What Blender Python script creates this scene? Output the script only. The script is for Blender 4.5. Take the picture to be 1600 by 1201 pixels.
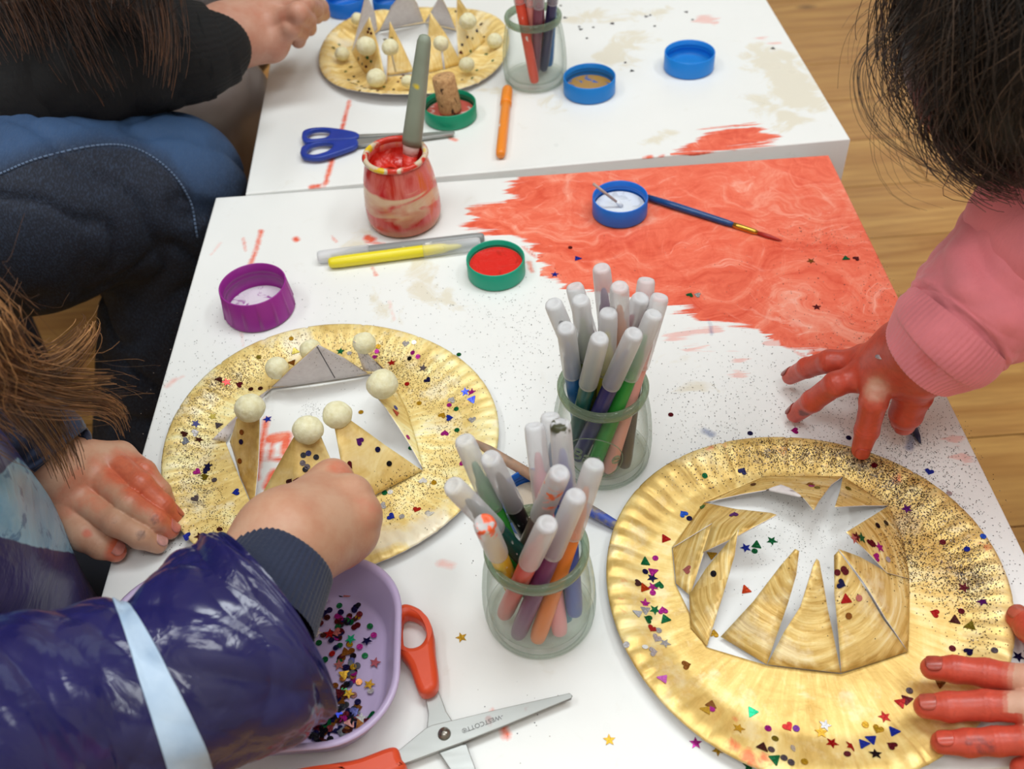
import bpy, bmesh, math, random
import numpy as np
from mathutils import Vector, Matrix
from mathutils.bvhtree import BVHTree
from mathutils import noise as mnoise
for o in list(bpy.data.objects): bpy.data.objects.remove(o)
SC = bpy.context.scene; COL = SC.collection
rng = np.random.default_rng(7); random.seed(7)
PI = math.pi
# ---------------------------------------------------------------- camera
TT = 0.45                                   # height of the table tops
FPX, PITCH, ROLL, HC = 1528.3, 0.7975, -0.0749, 0.5076
fw = np.array([0, math.cos(PITCH), -math.sin(PITCH)]); up0 = np.array([0, math.sin(PITCH), math.cos(PITCH)]); rt0 = np.array([1., 0, 0])
cr, sr = math.cos(ROLL), math.sin(ROLL)
RT = cr*rt0 + sr*up0; UP = -sr*rt0 + cr*up0
CAM = np.array([0, 0, TT+HC])
cd = bpy.data.cameras.new('camera'); cam = bpy.data.objects.new('camera', cd); COL.objects.link(cam)
cam.matrix_world = Matrix(((RT[0], UP[0], -fw[0], CAM[0]), (RT[1], UP[1], -fw[1], CAM[1]), (RT[2], UP[2], -fw[2], CAM[2]), (0, 0, 0, 1)))
cd.sensor_width = 36; cd.lens = FPX/1600*36; cd.clip_start = 0.02; cd.clip_end = 50
cd.dof.use_dof = True; cd.dof.focus_distance = 0.63; cd.dof.aperture_fstop = 9.5
SC.camera = cam
# ---------------------------------------------------------------- light
w = bpy.data.worlds.new('room_light'); SC.world = w; w.use_nodes = True
w.node_tree.nodes['Background'].inputs[0].default_value = (0.93, 0.96, 1.0, 1)
w.node_tree.nodes['Background'].inputs[1].default_value = 0.42
def lamp(name, loc, target, sx, sy, watt, col):
    l = bpy.data.lights.new(name, 'AREA'); l.shape = 'RECTANGLE'; l.size = sx; l.size_y = sy; l.energy = watt; l.color = col
    o = bpy.data.objects.new(name, l); COL.objects.link(o); o.location = loc
    o.rotation_euler = (Vector(target)-Vector(loc)).to_track_quat('-Z', 'Y').to_euler(); return o
lamp('overhead_light', (0.20, .85, 2.75), (0.20, .6, 0), 1.3, 0.5, 24, (.90, .97, 1))
lamp('overhead_light', (-1.3, 0.3, 2.75), (-1.2, .3, 0), 1.2, 0.3, 14, (.94, .98, 1))
lamp('overhead_light', (1.4, 0.5, 2.75), (1.3, .5, 0), 1.2, 0.3, 16, (.92, .98, 1))
lamp('overhead_light', (0.0, -.55, 2.75), (0.0, -.3, 0), 1.3, 0.4, 13, (.94, .98, 1))  # added light behind the camera, evens brightness and softens shadows
lamp('window_light', (1.3, 3.65, 1.55), (0.6, 1.8, .9), 1.9, 1.2, 4, (.80, .92, 1))
vs = SC.view_settings; vs.view_transform = 'Standard'; vs.look = 'None'; vs.gamma = 1; vs.use_curve_mapping = False; vs.exposure = 0.02
SC.cycles.use_denoising = True; SC.cycles.max_bounces = 8; SC.cycles.transparent_max_bounces = 24
# ---------------------------------------------------------------- helpers
def at(px, py, z=0.0):
    d = (px-800)/FPX*RT - (py-600.5)/FPX*UP + fw
    return CAM + d*((z-HC)/d[2])
def pd(px, py, dist):
    return CAM + ((px-800)/FPX*RT - (py-600.5)/FPX*UP + fw)*dist
def ats(l): return np.array([at(*p) for p in l])
def rootloc(p):
    l = np.zeros(3)
    while p is not None: l = l+np.array(p.location); p = p.parent
    return l
def link(o, parent=None):
    COL.objects.link(o)
    if parent is not None: o.parent = parent
    return o
def mesh(name, verts, faces, mats, parent=None, smooth=True, mi=None, attrs=None, raw=False):
    verts = np.asarray(verts, float)
    if parent is not None and not raw: verts = verts-rootloc(parent)
    me = bpy.data.meshes.new(name)
    if isinstance(faces, np.ndarray):
        k = faces.shape[1]; n = len(faces)
        me.vertices.add(len(verts)); me.vertices.foreach_set('co', verts.astype(np.float32).ravel())
        me.loops.add(n*k); me.loops.foreach_set('vertex_index', faces.astype(np.int32).ravel())
        me.polygons.add(n); me.polygons.foreach_set('loop_start', np.arange(0, n*k, k, dtype=np.int32))
        me.update(calc_edges=True); me.validate()
    else:
        me.from_pydata([tuple(v) for v in verts], [], faces)
    for m in (mats if isinstance(mats, (list, tuple)) else [mats]): me.materials.append(m)
    if smooth: me.polygons.foreach_set('use_smooth', np.ones(len(me.polygons), bool))
    if mi is not None: me.polygons.foreach_set('material_index', np.asarray(mi, np.int32))
    for k, a in (attrs or {}).items():
        t = me.attributes.new(k, 'FLOAT', 'POINT'); t.data.foreach_set('value', np.asarray(a, np.float32))
    me.update()
    return link(bpy.data.objects.new(name, me), parent)
def tag(o, label=None, cat=None, group=None, kind=None):
    for k, v in (('label', label), ('category', cat), ('group', group), ('kind', kind)):
        if v: o[k] = v
    return o
def thing(name, label, cat, loc, group=None):
    o = bpy.data.objects.new(name, None); COL.objects.link(o); o.location = tuple(loc); o.empty_display_size = .02
    return tag(o, label, cat, group)
def meshdata(o): return np.array([v.co[:] for v in o.data.vertices])
def join(lst):
    V, Fq, n = [], [], 0
    for v, f in lst: V.append(np.asarray(v)); Fq += [[i+n for i in q] for q in f]; n += len(v)
    return np.concatenate(V), Fq
def catmull(P, n, closed=False):
    P = np.asarray(P, float); m = len(P); out = []
    if closed: idx = lambda i: P[i % m]; segs = m
    else: idx = lambda i: P[0]*2-P[1] if i < 0 else (P[-1]*2-P[-2] if i >= m else P[i]); segs = m-1
    for i in range(segs):
        a, b, c, d = idx(i-1), idx(i), idx(i+1), idx(i+2)
        for t in np.arange(n)/n:
            out.append(.5*((2*b)+(c-a)*t+(2*a-5*b+4*c-d)*t*t+(3*b-a-3*c+d)*t**3))
    if not closed: out.append(P[-1])
    return np.array(out)
def frames(P):
    T = np.gradient(P, axis=0); T /= np.linalg.norm(T, axis=1)[:, None]+1e-12
    n = np.cross(T[0], [0, 0, 1.]); n = np.cross(T[0], [1., 0, 0]) if np.linalg.norm(n) < .1 else n
    n /= np.linalg.norm(n); N = [n]
    for i in range(1, len(P)):
        n = N[-1]-T[i]*(N[-1]@T[i]); N.append(n/np.linalg.norm(n))
    N = np.array(N); return T, N, np.cross(T, N)
def tube(P, R, n=12, flat=1.0, cap=True, disp=None):
    P = np.asarray(P, float); R = np.broadcast_to(np.asarray(R, float), (len(P),)); T, N, B = frames(P)
    th = np.arange(n)*2*PI/n
    rad = R[:, None]*np.ones(n)
    if disp is not None: rad = rad+disp(np.linspace(0, 1, len(P))[:, None], th[None, :])
    V = P[:, None]+rad[..., None]*(np.cos(th)[None, :, None]*N[:, None]+flat*np.sin(th)[None, :, None]*B[:, None])
    V = V.reshape(-1, 3); F = []
    for i in range(len(P)-1):
        for j in range(n): F.append([i*n+j, i*n+(j+1) % n, (i+1)*n+(j+1) % n, (i+1)*n+j])
    if cap: F += [list(range(n))[::-1], [(len(P)-1)*n+j for j in range(n)]]
    return V, F
def lathe(prof, n=48, c=(0, 0, 0)):
    V, F = [], []
    th = np.arange(n)*2*PI/n
    for r, z in prof: V.append(np.stack([r*np.cos(th), r*np.sin(th), np.full(n, z)], 1))
    V = np.concatenate(V)+np.array(c)
    for i in range(len(prof)-1):
        for j in range(n): F.append([i*n+j, i*n+(j+1) % n, (i+1)*n+(j+1) % n, (i+1)*n+j])
    if prof[0][0] > 1e-6 and prof[-1][0] > 1e-6: pass
    return V, F
def box(lo, hi):
    x0, y0, z0 = lo; x1, y1, z1 = hi
    V = np.array([(x0, y0, z0), (x1, y0, z0), (x1, y1, z0), (x0, y1, z0), (x0, y0, z1), (x1, y0, z1), (x1, y1, z1), (x0, y1, z1)], float)
    return V, [[0, 3, 2, 1], [4, 5, 6, 7], [0, 1, 5, 4], [1, 2, 6, 5], [2, 3, 7, 6], [3, 0, 4, 7]]
def shape2d(name, outlines, z, thick, bev, mat, parent, smoothpts=0):
    """flat shape with holes: outlines are lists of world xy, z above table for its mid plane"""
    cu = bpy.data.curves.new(name, 'CURVE'); cu.dimensions = '2D'; cu.fill_mode = 'BOTH'; cu.extrude = max(thick/2-bev, 1e-5); cu.bevel_depth = bev; cu.bevel_resolution = 2; cu.offset = -bev
    base = rootloc(parent) if parent is not None else np.zeros(3)
    for o in outlines:
        o = np.asarray(o)[:, :2]
        if smoothpts: o = catmull(o, smoothpts, True)
        s = cu.splines.new('POLY'); s.points.add(len(o)-1); s.use_cyclic_u = True
        for i, p in enumerate(o): s.points[i].co = (p[0]-base[0], p[1]-base[1], 0, 1)
    tmp = bpy.data.objects.new(name, cu); me = bpy.data.meshes.new_from_object(tmp); bpy.data.objects.remove(tmp)
    me.name = name; me.materials.clear(); me.materials.append(mat)
    for v in me.vertices: v.co.z += TT+z-base[2]
    ob = link(bpy.data.objects.new(name, me), parent); return ob
# ---- signed distance modelling
def cap(P, a, b, ra, rb):
    a = np.asarray(a, np.float32); b = np.asarray(b, np.float32); ba = b-a; pa = P-a
    t = np.clip(pa@ba/max(float(ba@ba), 1e-12), 0, 1)
    return np.sqrt(((pa-t[:, None]*ba)**2).sum(1))-(ra+(rb-ra)*t)
def ell(P, c, R, M=None):
    q = P-np.asarray(c, np.float32)
    if M is not None: q = q@np.asarray(M, np.float32)
    R = np.asarray(R, np.float32); k0 = np.sqrt(((q/R)**2).sum(1)); k1 = np.sqrt(((q/R**2)**2).sum(1))+1e-9
    return k0*(k0-1)/k1
def smin(a, b, k):
    if k <= 0: return np.minimum(a, b)
    h = np.maximum(k-np.abs(a-b), 0)/k; return np.minimum(a, b)-h*h*k*.25
def nets(fn, lo, hi, h):
    lo = np.asarray(lo, float); n = (np.ceil((np.asarray(hi)-lo)/h)+1).astype(int)
    ax = [np.float32(lo[i])+np.arange(n[i], dtype=np.float32)*np.float32(h) for i in range(3)]
    P = np.stack(np.meshgrid(*ax, indexing='ij'), -1).reshape(-1, 3); D = np.concatenate([fn(p) for p in np.array_split(P, max(1, len(P)//400000))]).reshape(n)
    S = D < 0; nc = n-1; acc = np.zeros((*nc, 3), np.float32); cnt = np.zeros(tuple(nc), np.float32); cross = []
    for a in range(3):
        sl0 = [slice(None)]*3; sl1 = [slice(None)]*3; sl0[a] = slice(0, -1); sl1[a] = slice(1, None)
        A = D[tuple(sl0)]; B = D[tuple(sl1)]; X = S[tuple(sl0)] != S[tuple(sl1)]; t = np.where(X, A/np.where(X, A-B, 1), 0)
        cross.append((X, S[tuple(sl0)]))
        G = np.stack(np.meshgrid(*[np.arange(s, dtype=np.float32) for s in A.shape], indexing='ij'), -1); G[..., a] += t
        o1, o2 = [i for i in range(3) if i != a]
        for d1 in (0, 1):
            for d2 in (0, 1):
                s = [slice(None)]*3; s[o1] = slice(d1, d1+nc[o1]); s[o2] = slice(d2, d2+nc[o2]); s = tuple(s)
                m = X[s]; acc[m] += G[s][m]; cnt[m] += 1
    M = cnt > 0; ids = np.full(tuple(nc), -1); ids[M] = np.arange(M.sum()); V = acc[M]/cnt[M][:, None]*h+lo
    Q = []
    for a in range(3):
        X, s0 = cross[a]; o1, o2 = [(1, 2), (2, 0), (0, 1)][a]
        idx = np.argwhere(X); ok = (idx[:, o1] >= 1) & (idx[:, o2] >= 1) & (idx[:, o1] < nc[o1]) & (idx[:, o2] < nc[o2]); idx = idx[ok]
        ins = s0[tuple(idx.T)]; c = []
        for d1, d2 in ((1, 1), (0, 1), (0, 0), (1, 0)):
            j = idx.copy(); j[:, o1] -= d1; j[:, o2] -= d2; c.append(ids[tuple(j.T)])
        q = np.stack(c, 1); q[~ins] = q[~ins][:, ::-1]; Q.append(q)
    return V, np.concatenate(Q)
def vnormals(V, Q):
    n = np.cross(V[Q[:, 2]]-V[Q[:, 0]], V[Q[:, 3]]-V[Q[:, 1]]); N = np.zeros_like(V)
    for k in range(4): np.add.at(N, Q[:, k], n)
    return N/(np.linalg.norm(N, axis=1)[:, None]+1e-12)
def relax(V, Q, it=2, f=.5):
    for _ in range(it):
        A = np.zeros_like(V); c = np.zeros(len(V))
        for k in range(4):
            for d in (1, 3): np.add.at(A, Q[:, k], V[Q[:, (k+d) % 4]]); np.add.at(c, Q[:, k], 1)
        V = V*(1-f)+f*A/np.maximum(c, 1)[:, None]
    return V
def wav(P, k, seed, n=6):
    r = np.random.default_rng(seed); o = np.zeros(len(P))
    for i in range(n):
        d = r.normal(size=3); d /= np.linalg.norm(d); o += np.sin(P@d*k*(1+.5*i)+r.uniform(0, 6.3)+1.3*np.sin(P@r.normal(size=3)*k*.5))/(1+.5*i)
    return o/2.5
# ---- materials
def lin(c):
    f = lambda v: (v/255/12.92) if v/255 <= .04045 else ((v/255+.055)/1.055)**2.4
    return (f(c[0]), f(c[1]), f(c[2]), 1)
class M:
    def __init__(s, name, col=(200, 200, 200), rough=.5, metal=0, spec=.5, **kw):
        s.m = bpy.data.materials.new(name); s.m.use_nodes = True; s.t = s.m.node_tree; s.b = s.t.nodes['Principled BSDF']
        s.b.inputs['Base Color'].default_value = lin(col); s.b.inputs['Roughness'].default_value = rough; s.b.inputs['Metallic'].default_value = metal
        s.b.inputs['Specular IOR Level'].default_value = spec
        for k, v in kw.items(): s.b.inputs[k.replace('_', ' ')].default_value = v
    def n(s, ty, **kw):
        nd = s.t.nodes.new(ty)
        for k, v in kw.items(): setattr(nd, k, v)
        return nd
    def l(s, a, b): s.t.links.new(a, b); return s
    def put(s, sock, v):
        if hasattr(v, 'is_output') or isinstance(v, bpy.types.NodeSocket): s.t.links.new(v, sock)
        else: sock.default_value = v
    def obj(s): return s.n('ShaderNodeTexCoord').outputs['Object']
    def attr(s, k): nd = s.n('ShaderNodeAttribute'); nd.attribute_name = k; return nd.outputs['Fac']
    def map(s, v, sc=(1, 1, 1), rot=(0, 0, 0)):
        nd = s.n('ShaderNodeMapping'); s.l(v, nd.inputs[0]); nd.inputs['Scale'].default_value = sc; nd.inputs['Rotation'].default_value = rot; return nd.outputs[0]
    def noise(s, scale, detail=3, rough=.5, vec=None, dist=0):
        nd = s.n('ShaderNodeTexNoise'); s.l(vec if vec is not None else s.obj(), nd.inputs['Vector']); nd.inputs['Scale'].default_value = scale
        nd.inputs['Detail'].default_value = detail; nd.inputs['Roughness'].default_value = rough; nd.inputs['Distortion'].default_value = dist; return nd.outputs['Fac']
    def math(s, op, a, b=0.0, c=0.0):
        nd = s.n('ShaderNodeMath', operation=op); s.put(nd.inputs[0], a); s.put(nd.inputs[1], b); s.put(nd.inputs[2], c); return nd.outputs[0]
    def rng(s, v, a, b, c=0.0, d=1.0):
        nd = s.n('ShaderNodeMapRange'); nd.clamp = True; s.put(nd.inputs[0], v)
        for i, q in enumerate((a, b, c, d)): nd.inputs[i+1].default_value = q
        return nd.outputs[0]
    def mix(s, f, a, b):
        nd = s.n('ShaderNodeMix', data_type='RGBA'); s.put(nd.inputs[0], f)
        for i, q in ((6, a), (7, b)): s.put(nd.inputs[i], lin(q) if isinstance(q, tuple) and len(q) == 3 else q)
        return nd.outputs[2]
    def col(s, c): s.put(s.b.inputs['Base Color'], lin(c) if isinstance(c, tuple) and len(c) == 3 else c); return s
    def ro(s, c): s.put(s.b.inputs['Roughness'], c); return s
    def bump(s, h, strength=.3, dist=.001):
        nd = s.n('ShaderNodeBump'); nd.inputs['Strength'].default_value = strength; nd.inputs['Distance'].default_value = dist; s.put(nd.inputs['Height'], h)
        s.l(nd.outputs[0], s.b.inputs['Normal']); return s
    def through(s, fac):
        tr = s.n('ShaderNodeBsdfTransparent'); mx = s.n('ShaderNodeMixShader'); out = s.t.nodes['Material Output']
        s.put(mx.inputs[0], fac); s.l(s.b.outputs[0], mx.inputs[1]); s.l(tr.outputs[0], mx.inputs[2]); s.l(mx.outputs[0], out.inputs[0]); s.tr = tr; return s
_plain = {}
def plain(col, rough=.45, metal=0, name='plastic'):
    k = (col, rough, metal)
    if k not in _plain:
        m = M(name, col, rough, metal); nz = m.noise(60, 2); m.col(m.mix(m.rng(nz, .3, .7), tuple(int(c*.94) for c in col), tuple(min(255, int(c*1.04)) for c in col))); _plain[k] = m.m
    return _plain[k]
def sdpoly(X, Y, poly):
    poly = np.asarray(poly)[:, :2]; n = len(poly); d = np.full(X.shape, 1e9); ins = np.zeros(X.shape, bool)
    for i in range(n):
        a, b = poly[i], poly[(i+1) % n]; e = b-a; wx, wy = X-a[0], Y-a[1]; t = np.clip((wx*e[0]+wy*e[1])/max(e@e, 1e-12), 0, 1)
        d = np.minimum(d, np.hypot(wx-t*e[0], wy-t*e[1]))
        c = (a[1] > Y) != (b[1] > Y); ins ^= c & (X < (b[0]-a[0])*(Y-a[1])/(b[1]-a[1]+1e-12)+a[0])
    return np.where(ins, d, -d)
def sdline(X, Y, P, r):
    d = np.full(X.shape, 1e9)
    for a, b in zip(P[:-1], P[1:]):
        e = (b-a)[:2]; wx, wy = X-a[0], Y-a[1]; t = np.clip((wx*e[0]+wy*e[1])/max(e@e, 1e-12), 0, 1); d = np.minimum(d, np.hypot(wx-t*e[0], wy-t*e[1]))
    return r-d
# ================================================================= structure: floor
mw = M('pine_planks', (214, 170, 105), .38)
v = mw.map(mw.obj(), (1.2, 14, 14)); oi = mw.n('ShaderNodeObjectInfo').outputs['Random']
vv = mw.n('ShaderNodeVectorMath', operation='ADD'); cx = mw.n('ShaderNodeCombineXYZ'); mw.put(cx.inputs[0], mw.math('MULTIPLY', oi, 37.0)); mw.put(cx.inputs[1], mw.math('MULTIPLY', oi, 91.0))
mw.l(v, vv.inputs[0]); mw.l(cx.outputs[0], vv.inputs[1]); g1 = mw.noise(1.6, 6, .62, vv.outputs[0], 1.2); g2 = mw.noise(9, 3, .5, vv.outputs[0], .3)
c = mw.mix(mw.rng(g1, .35, .68), (212, 164, 94), (172, 116, 58)); c = mw.mix(mw.math('MULTIPLY', mw.rng(g2, .45, .8), .45), c, (150, 98, 52)); c = mw.mix(mw.math('MULTIPLY', oi, .35), c, (214, 168, 92))
vor = mw.n('ShaderNodeTexVoronoi'); mw.l(mw.map(mw.obj(), (3.4, 7.5, 1)), vor.inputs['Vector']); vor.inputs['Scale'].default_value = 1.0
mw.col(mw.mix(mw.math('MULTIPLY', mw.rng(vor.outputs['Distance'], .03, .1, 1, 0), .75), c, (92, 56, 30))); mw.bump(g1, .15, .002)
floor = tag(bpy.data.objects.new('floor', None), 'pine plank floor under the two white tables', None, None, 'structure'); COL.objects.link(floor)
PW = .137; row = 0; y = -1.0
while y < 3.6:
    x = -2.2+((row*0.73) % 1.9)-1.9
    while x < 2.6:
        V, Fq = box((x+.0004, y+.0004, -.022), (x+1.9-.0004, y+PW-.0004, 0))
        V[4:, :2] += np.array([[.0006, .0006], [-.0006, .0006], [-.0006, -.0006], [.0006, -.0006]])
        o = mesh('floor_plank', V-np.array([x, y, 0]), Fq, mw.m, floor, False, raw=True); o.location = (x, y, 0)
        x += 1.9
    y += PW; row += 1
mesh('subfloor', *box((-2.6, -1.1, -.06), (2.8, 3.7, -.0225)), plain((70, 50, 34), .8, name='subfloor'), floor, False)
# room shell (behind and beside the photographer too)
wallm = plain((226, 222, 212), .8, name='wall_paint')
for nm, lo, hi in (('wall_left', (-2.65, -1.15, 0), (-2.6, 3.75, 2.85)), ('wall_right', (2.8, -1.15, 0), (2.85, 3.75, 2.85)), ('wall_near', (-2.65, -1.15, 0), (2.85, -1.1, 2.85)), ('ceiling', (-2.65, -1.15, 2.85), (2.85, 3.75, 2.9))):
    tag(mesh(nm, *box(lo, hi), wallm, None, False), kind='structure')
V, Fq = join([box((-2.65, 3.7, 0), (.3, 3.75, 2.85)), box((2.3, 3.7, 0), (2.85, 3.75, 2.85)), box((.3, 3.7, 0), (2.3, 3.75, .9)), box((.3, 3.7, 2.2), (2.3, 3.75, 2.85))]); tag(mesh('wall_far', V, Fq, wallm, None, False), kind='structure')
wn = tag(bpy.data.objects.new('window_1', None), kind='structure'); COL.objects.link(wn)
V, Fq = join([box((.3, 3.70, .9), (2.3, 3.74, .95)), box((.3, 3.70, 2.15), (2.3, 3.74, 2.2)), box((.3, 3.70, .9), (.35, 3.74, 2.2)), box((2.25, 3.70, .9), (2.3, 3.74, 2.2)), box((1.275, 3.70, .9), (1.325, 3.74, 2.2))]); mesh('window_frame', V, Fq, plain((235, 235, 232), .4, name='window_white'), wn, False)
mpn = M('window_pane_glass', (235, 240, 242), .02); mpn.through(.92)
for x0 in (.35, 1.325): mesh('window_pane', *box((x0, 3.715, .95), (x0+.925, 3.721, 2.15)), mpn.m, wn, False)
# ================================================================= tables
def paint_material(name, ochre=False):
    m = M(name, (236, 238, 236), .34, spec=.35); ob = m.obj()
    big = m.noise(6, 3, .5, ob)
    base = m.mix(m.rng(big, .3, .7), (235, 236, 233), (241, 242, 240))
    dirt = m.noise(38, 5, .7, m.map(ob, (1, 1, 1)), .6); base = m.mix(m.rng(dirt, .62, .85, 0, .28), base, (196, 186, 160))
    # ochre stain
    oc = m.attr('stain'); nz = m.noise(28, 5, .65, ob, 1.0)
    oa = m.rng(m.math('ADD', oc, m.math('MULTIPLY', m.math('SUBTRACT', nz, .52), .11)), -.002, .012)
    base = m.mix(m.math('MULTIPLY', oa, .34), base, (206, 182, 112))
    # smears of red paint: brushed streaks run mostly along x
    red = m.attr('red'); st = m.noise(1, 5, .6, m.map(ob, (7, 80, 1), (0, 0, .10)), 1.0); sw = m.noise(22, 4, .55, ob, 2.2); fi = m.noise(140, 3, .6, ob, .5)
    amp = m.rng(m.attr('big'), 0, 1, .003, .065)
    e = m.math('ADD', red, m.math('MULTIPLY', m.math('SUBTRACT', st, .5), amp)); e = m.math('ADD', e, m.math('MULTIPLY', m.math('SUBTRACT', fi, .5), .004))
    a = m.rng(e, -.0012, .0022)
    def swirl(sx, sy, rot, k, sc_, dist):
        ob2 = m.n('ShaderNodeVectorMath', operation='ADD'); cbx = m.n('ShaderNodeCombineXYZ'); m.put(cbx.inputs[0], m.math('MULTIPLY', m.noise(sc_, 3, .55, m.map(ob, (1, 1, 1), (0, 0, rot+1))), k)); m.put(cbx.inputs[1], m.math('MULTIPLY', m.noise(sc_*1.2, 3, .55, m.map(ob, (1, 1, 1), (0, 0, rot+2.2))), k)); m.l(ob, ob2.inputs[0]); m.l(cbx.outputs[0], ob2.inputs[1])
        return m.noise(1, 6, .7, m.map(ob2.outputs[0], (sx, sy, 1), (0, 0, rot)), dist)
    br = swirl(9, 30, .15, .22, 7, .4); br2 = swirl(26, 120, .1, .12, 9, .5); br3 = swirl(95, 22, .35, .14, 8, .6)
    thick = m.math('ADD', m.math('MULTIPLY', br, .6), m.math('ADD', m.math('MULTIPLY', br2, .22), m.math('MULTIPLY', br3, .22)))
    rc = m.mix(m.rng(thick, .40, .52), (218, 78, 52), (238, 112, 84)); rc = m.mix(m.rng(thick, .52, .64), rc, (246, 146, 118))
    rc = m.mix(m.rng(br, .56, .70, 0, .55), rc, (250, 176, 154)); rc = m.mix(m.rng(br2, .58, .72, 0, .6), rc, (252, 196, 178)); rc = m.mix(m.rng(br3, .62, .74, 0, .4), rc, (252, 184, 164)); rc = m.mix(m.rng(sw, .60, .72, 0, .35), rc, (212, 66, 46))
    cov = m.rng(thick, .62, .74, 1, .6)
    tint = m.rng(m.attr('thin'), 0, 1, 1, .42)
    f = m.math('MULTIPLY', m.math('MULTIPLY', a, cov), tint)
    base = m.mix(f, base, rc)
    bl = m.rng(m.math('ADD', m.attr('blue'), m.math('MULTIPLY', m.math('SUBTRACT', fi, .5), .005)), -.001, .002); base = m.mix(m.math('MULTIPLY', bl, .6), base, (60, 90, 150))
    m.col(base); m.ro(m.math('ADD', m.math('MULTIPLY', f, .12), m.rng(big, .3, .7, .26, .36)))
    m.bump(m.math('MULTIPLY', f, thick), .4, .0012); return m.m
def table(name, label, corner, yaw, side, red, thin, stain, blue):
    ux = np.array([math.cos(yaw), math.sin(yaw)]); uy = np.array([-math.sin(yaw), math.cos(yaw)]); c0 = np.asarray(corner)[:2]
    ctr = c0+ux*side/2+uy*side/2
    t = thing(name, label, 'table', (ctr[0], ctr[1], 0))
    N = 300; bv = .0012; s = np.concatenate([[0, bv*.3, bv], np.linspace(bv, side-bv, N)[1:-1], [side-bv, side-bv*.3, side]])
    A, B = np.meshgrid(s, s, indexing='ij'); n = len(s)
    e = np.minimum(np.minimum(A, side-A), np.minimum(B, side-B)); Z = TT-np.where(e < bv, bv-np.sqrt(np.maximum(bv*bv-(bv-np.minimum(e, bv))**2, 0)), 0)
    X = c0[0]+A*ux[0]+B*uy[0]; Y = c0[1]+A*ux[1]+B*uy[1]; V = np.stack([X, Y, Z], -1).reshape(-1, 3)
    I = np.arange(n*n).reshape(n, n); Q = np.stack([I[:-1, :-1], I[1:, :-1], I[1:, 1:], I[:-1, 1:]], -1).reshape(-1, 4)
    def field(l):
        d = np.full(X.shape, -1.)
        for it in l:
            d = np.maximum(d, sdpoly(X, Y, ats(it)) if not isinstance(it[0], (int, float)) else sdline(X, Y, ats(it[1]), it[0]))
        return d.ravel()
    r = field(red); th = field(thin); at_ = {'red': np.maximum(r, th), 'thin': (th > r).astype(float), 'big': (field([i for i in red if not isinstance(i[0], (int, float))]) >= r-1e-9).astype(float), 'stain': field(stain), 'blue': field(blue)}
    # edge skirt
    ring = np.concatenate([I[:, 0], I[-1, 1:], I[-2::-1, -1], I[0, -2:0:-1]]); k = len(V); m_ = len(ring); low = V[ring].copy(); low[:, 2] = TT-.05
    V = np.concatenate([V, low]); sk = np.stack([ring, k+np.arange(m_), k+(np.arange(m_)+1) % m_, np.roll(ring, -1)], 1); Q = np.concatenate([Q, sk])
    for q in at_: at_[q] = np.concatenate([at_[q], np.full(m_, -.3)])
    top = mesh('tabletop', V, Q, paint_material(name+'_laminate'), t, True, attrs=at_)
    P = lambda a, b: c0+ux*a+uy*b
    white = plain((232, 233, 230), .35, name='white_laminate')
    q = [P(.001, .001), P(side-.001, .001), P(side-.001, side-.001), P(.001, side-.001)]
    mesh('underside', [(*p, TT-.0495) for p in q], [[3, 2, 1, 0]], white, t, False)
    for a in (0.0, side-.05):
        for b in (0.0, side-.05):
            q = [P(a, b), P(a+.05, b), P(a+.05, b+.05), P(a, b+.05)]
            mesh('leg', [(*p, 0) for p in q]+[(*p, TT-.0497) for p in q], [[0, 3, 2, 1], [4, 5, 6, 7], [0, 1, 5, 4], [1, 2, 6, 5], [2, 3, 7, 6], [3, 0, 4, 7]], white, t, False)
    return t, top
bigred = [(830, 268), (1000, 246), (1330, 220), (1450, 480), (1508, 606), (1440, 590), (1390, 562), (1310, 552), (1228, 546), (1178, 512), (1110, 495), (1040, 478), (970, 470), (890, 452), (848, 424), (842, 396), (806, 376), (760, 362), (722, 358), (748, 345), (738, 327), (800, 318), (782, 300)]
red1 = [bigred, (.0022, [(408, 360), (400, 392), (388, 420)]), (.0028, [(462, 372), (464, 375)]), (.001, [(380, 372), (384, 392)]), (.004, [(574, 371), (582, 374)]), (.0016, [(572, 378), (600, 381)]), (.0012, [(582, 418), (588, 430)]), (.0008, [(518, 368), (526, 378)]),
        (.0028, [(416, 655), (408, 700), (400, 748)]), (.005, [(422, 686), (446, 682)]), (.004, [(447, 684), (446, 706)]), (.0045, [(430, 738), (420, 758)]), (.0022, [(426, 692), (422, 716), (440, 718)]),
        (.003, [(785, 1133), (791, 1148)]), (.0008, [(768, 1108), (772, 1118)]), (.0013, [(818, 385), (838, 402)]), (.0018, [(826, 410), (832, 424)]), (.001, [(1240, 548), (1262, 560)])]
thin1 = [(.0025, [(262, 603), (272, 594)]), (.001, [(272, 594), (286, 588)]), (.0012, [(330, 398), (344, 380)]), (.0008, [(376, 510), (380, 540)]), (.0009, [(608, 470), (616, 500)]), (.0016, [(1052, 528), (1080, 518), (1116, 514)]), (.004, [(1076, 546), (1104, 540)]), (.004, [(1150, 560), (1158, 564)]), (.004, [(1204, 536), (1226, 530)]), (.003, [(690, 880), (705, 884)]), (.002, [(1488, 680), (1504, 712)]), (.003, [(1502, 712), (1506, 716)]), (.002, [(1150, 580), (1162, 590)])]
near_t, near_top = table('craft_table', 'near low white square table smeared with coral red paint', (-.2631, .2010), -.0095, .5615, red1, thin1,
    [(.010, [(590, 350), (520, 400)]), (.003, [(586, 462), (612, 500)]), (.006, [(1070, 560), (1090, 600)]), (.012, [(650, 420), (700, 470)])],
    [(.0012, [(1108, 500), (1112, 522)]), (.0028, [(1100, 672), (1112, 678)]), (.003, [(1428, 668), (1420, 700)])])
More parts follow.
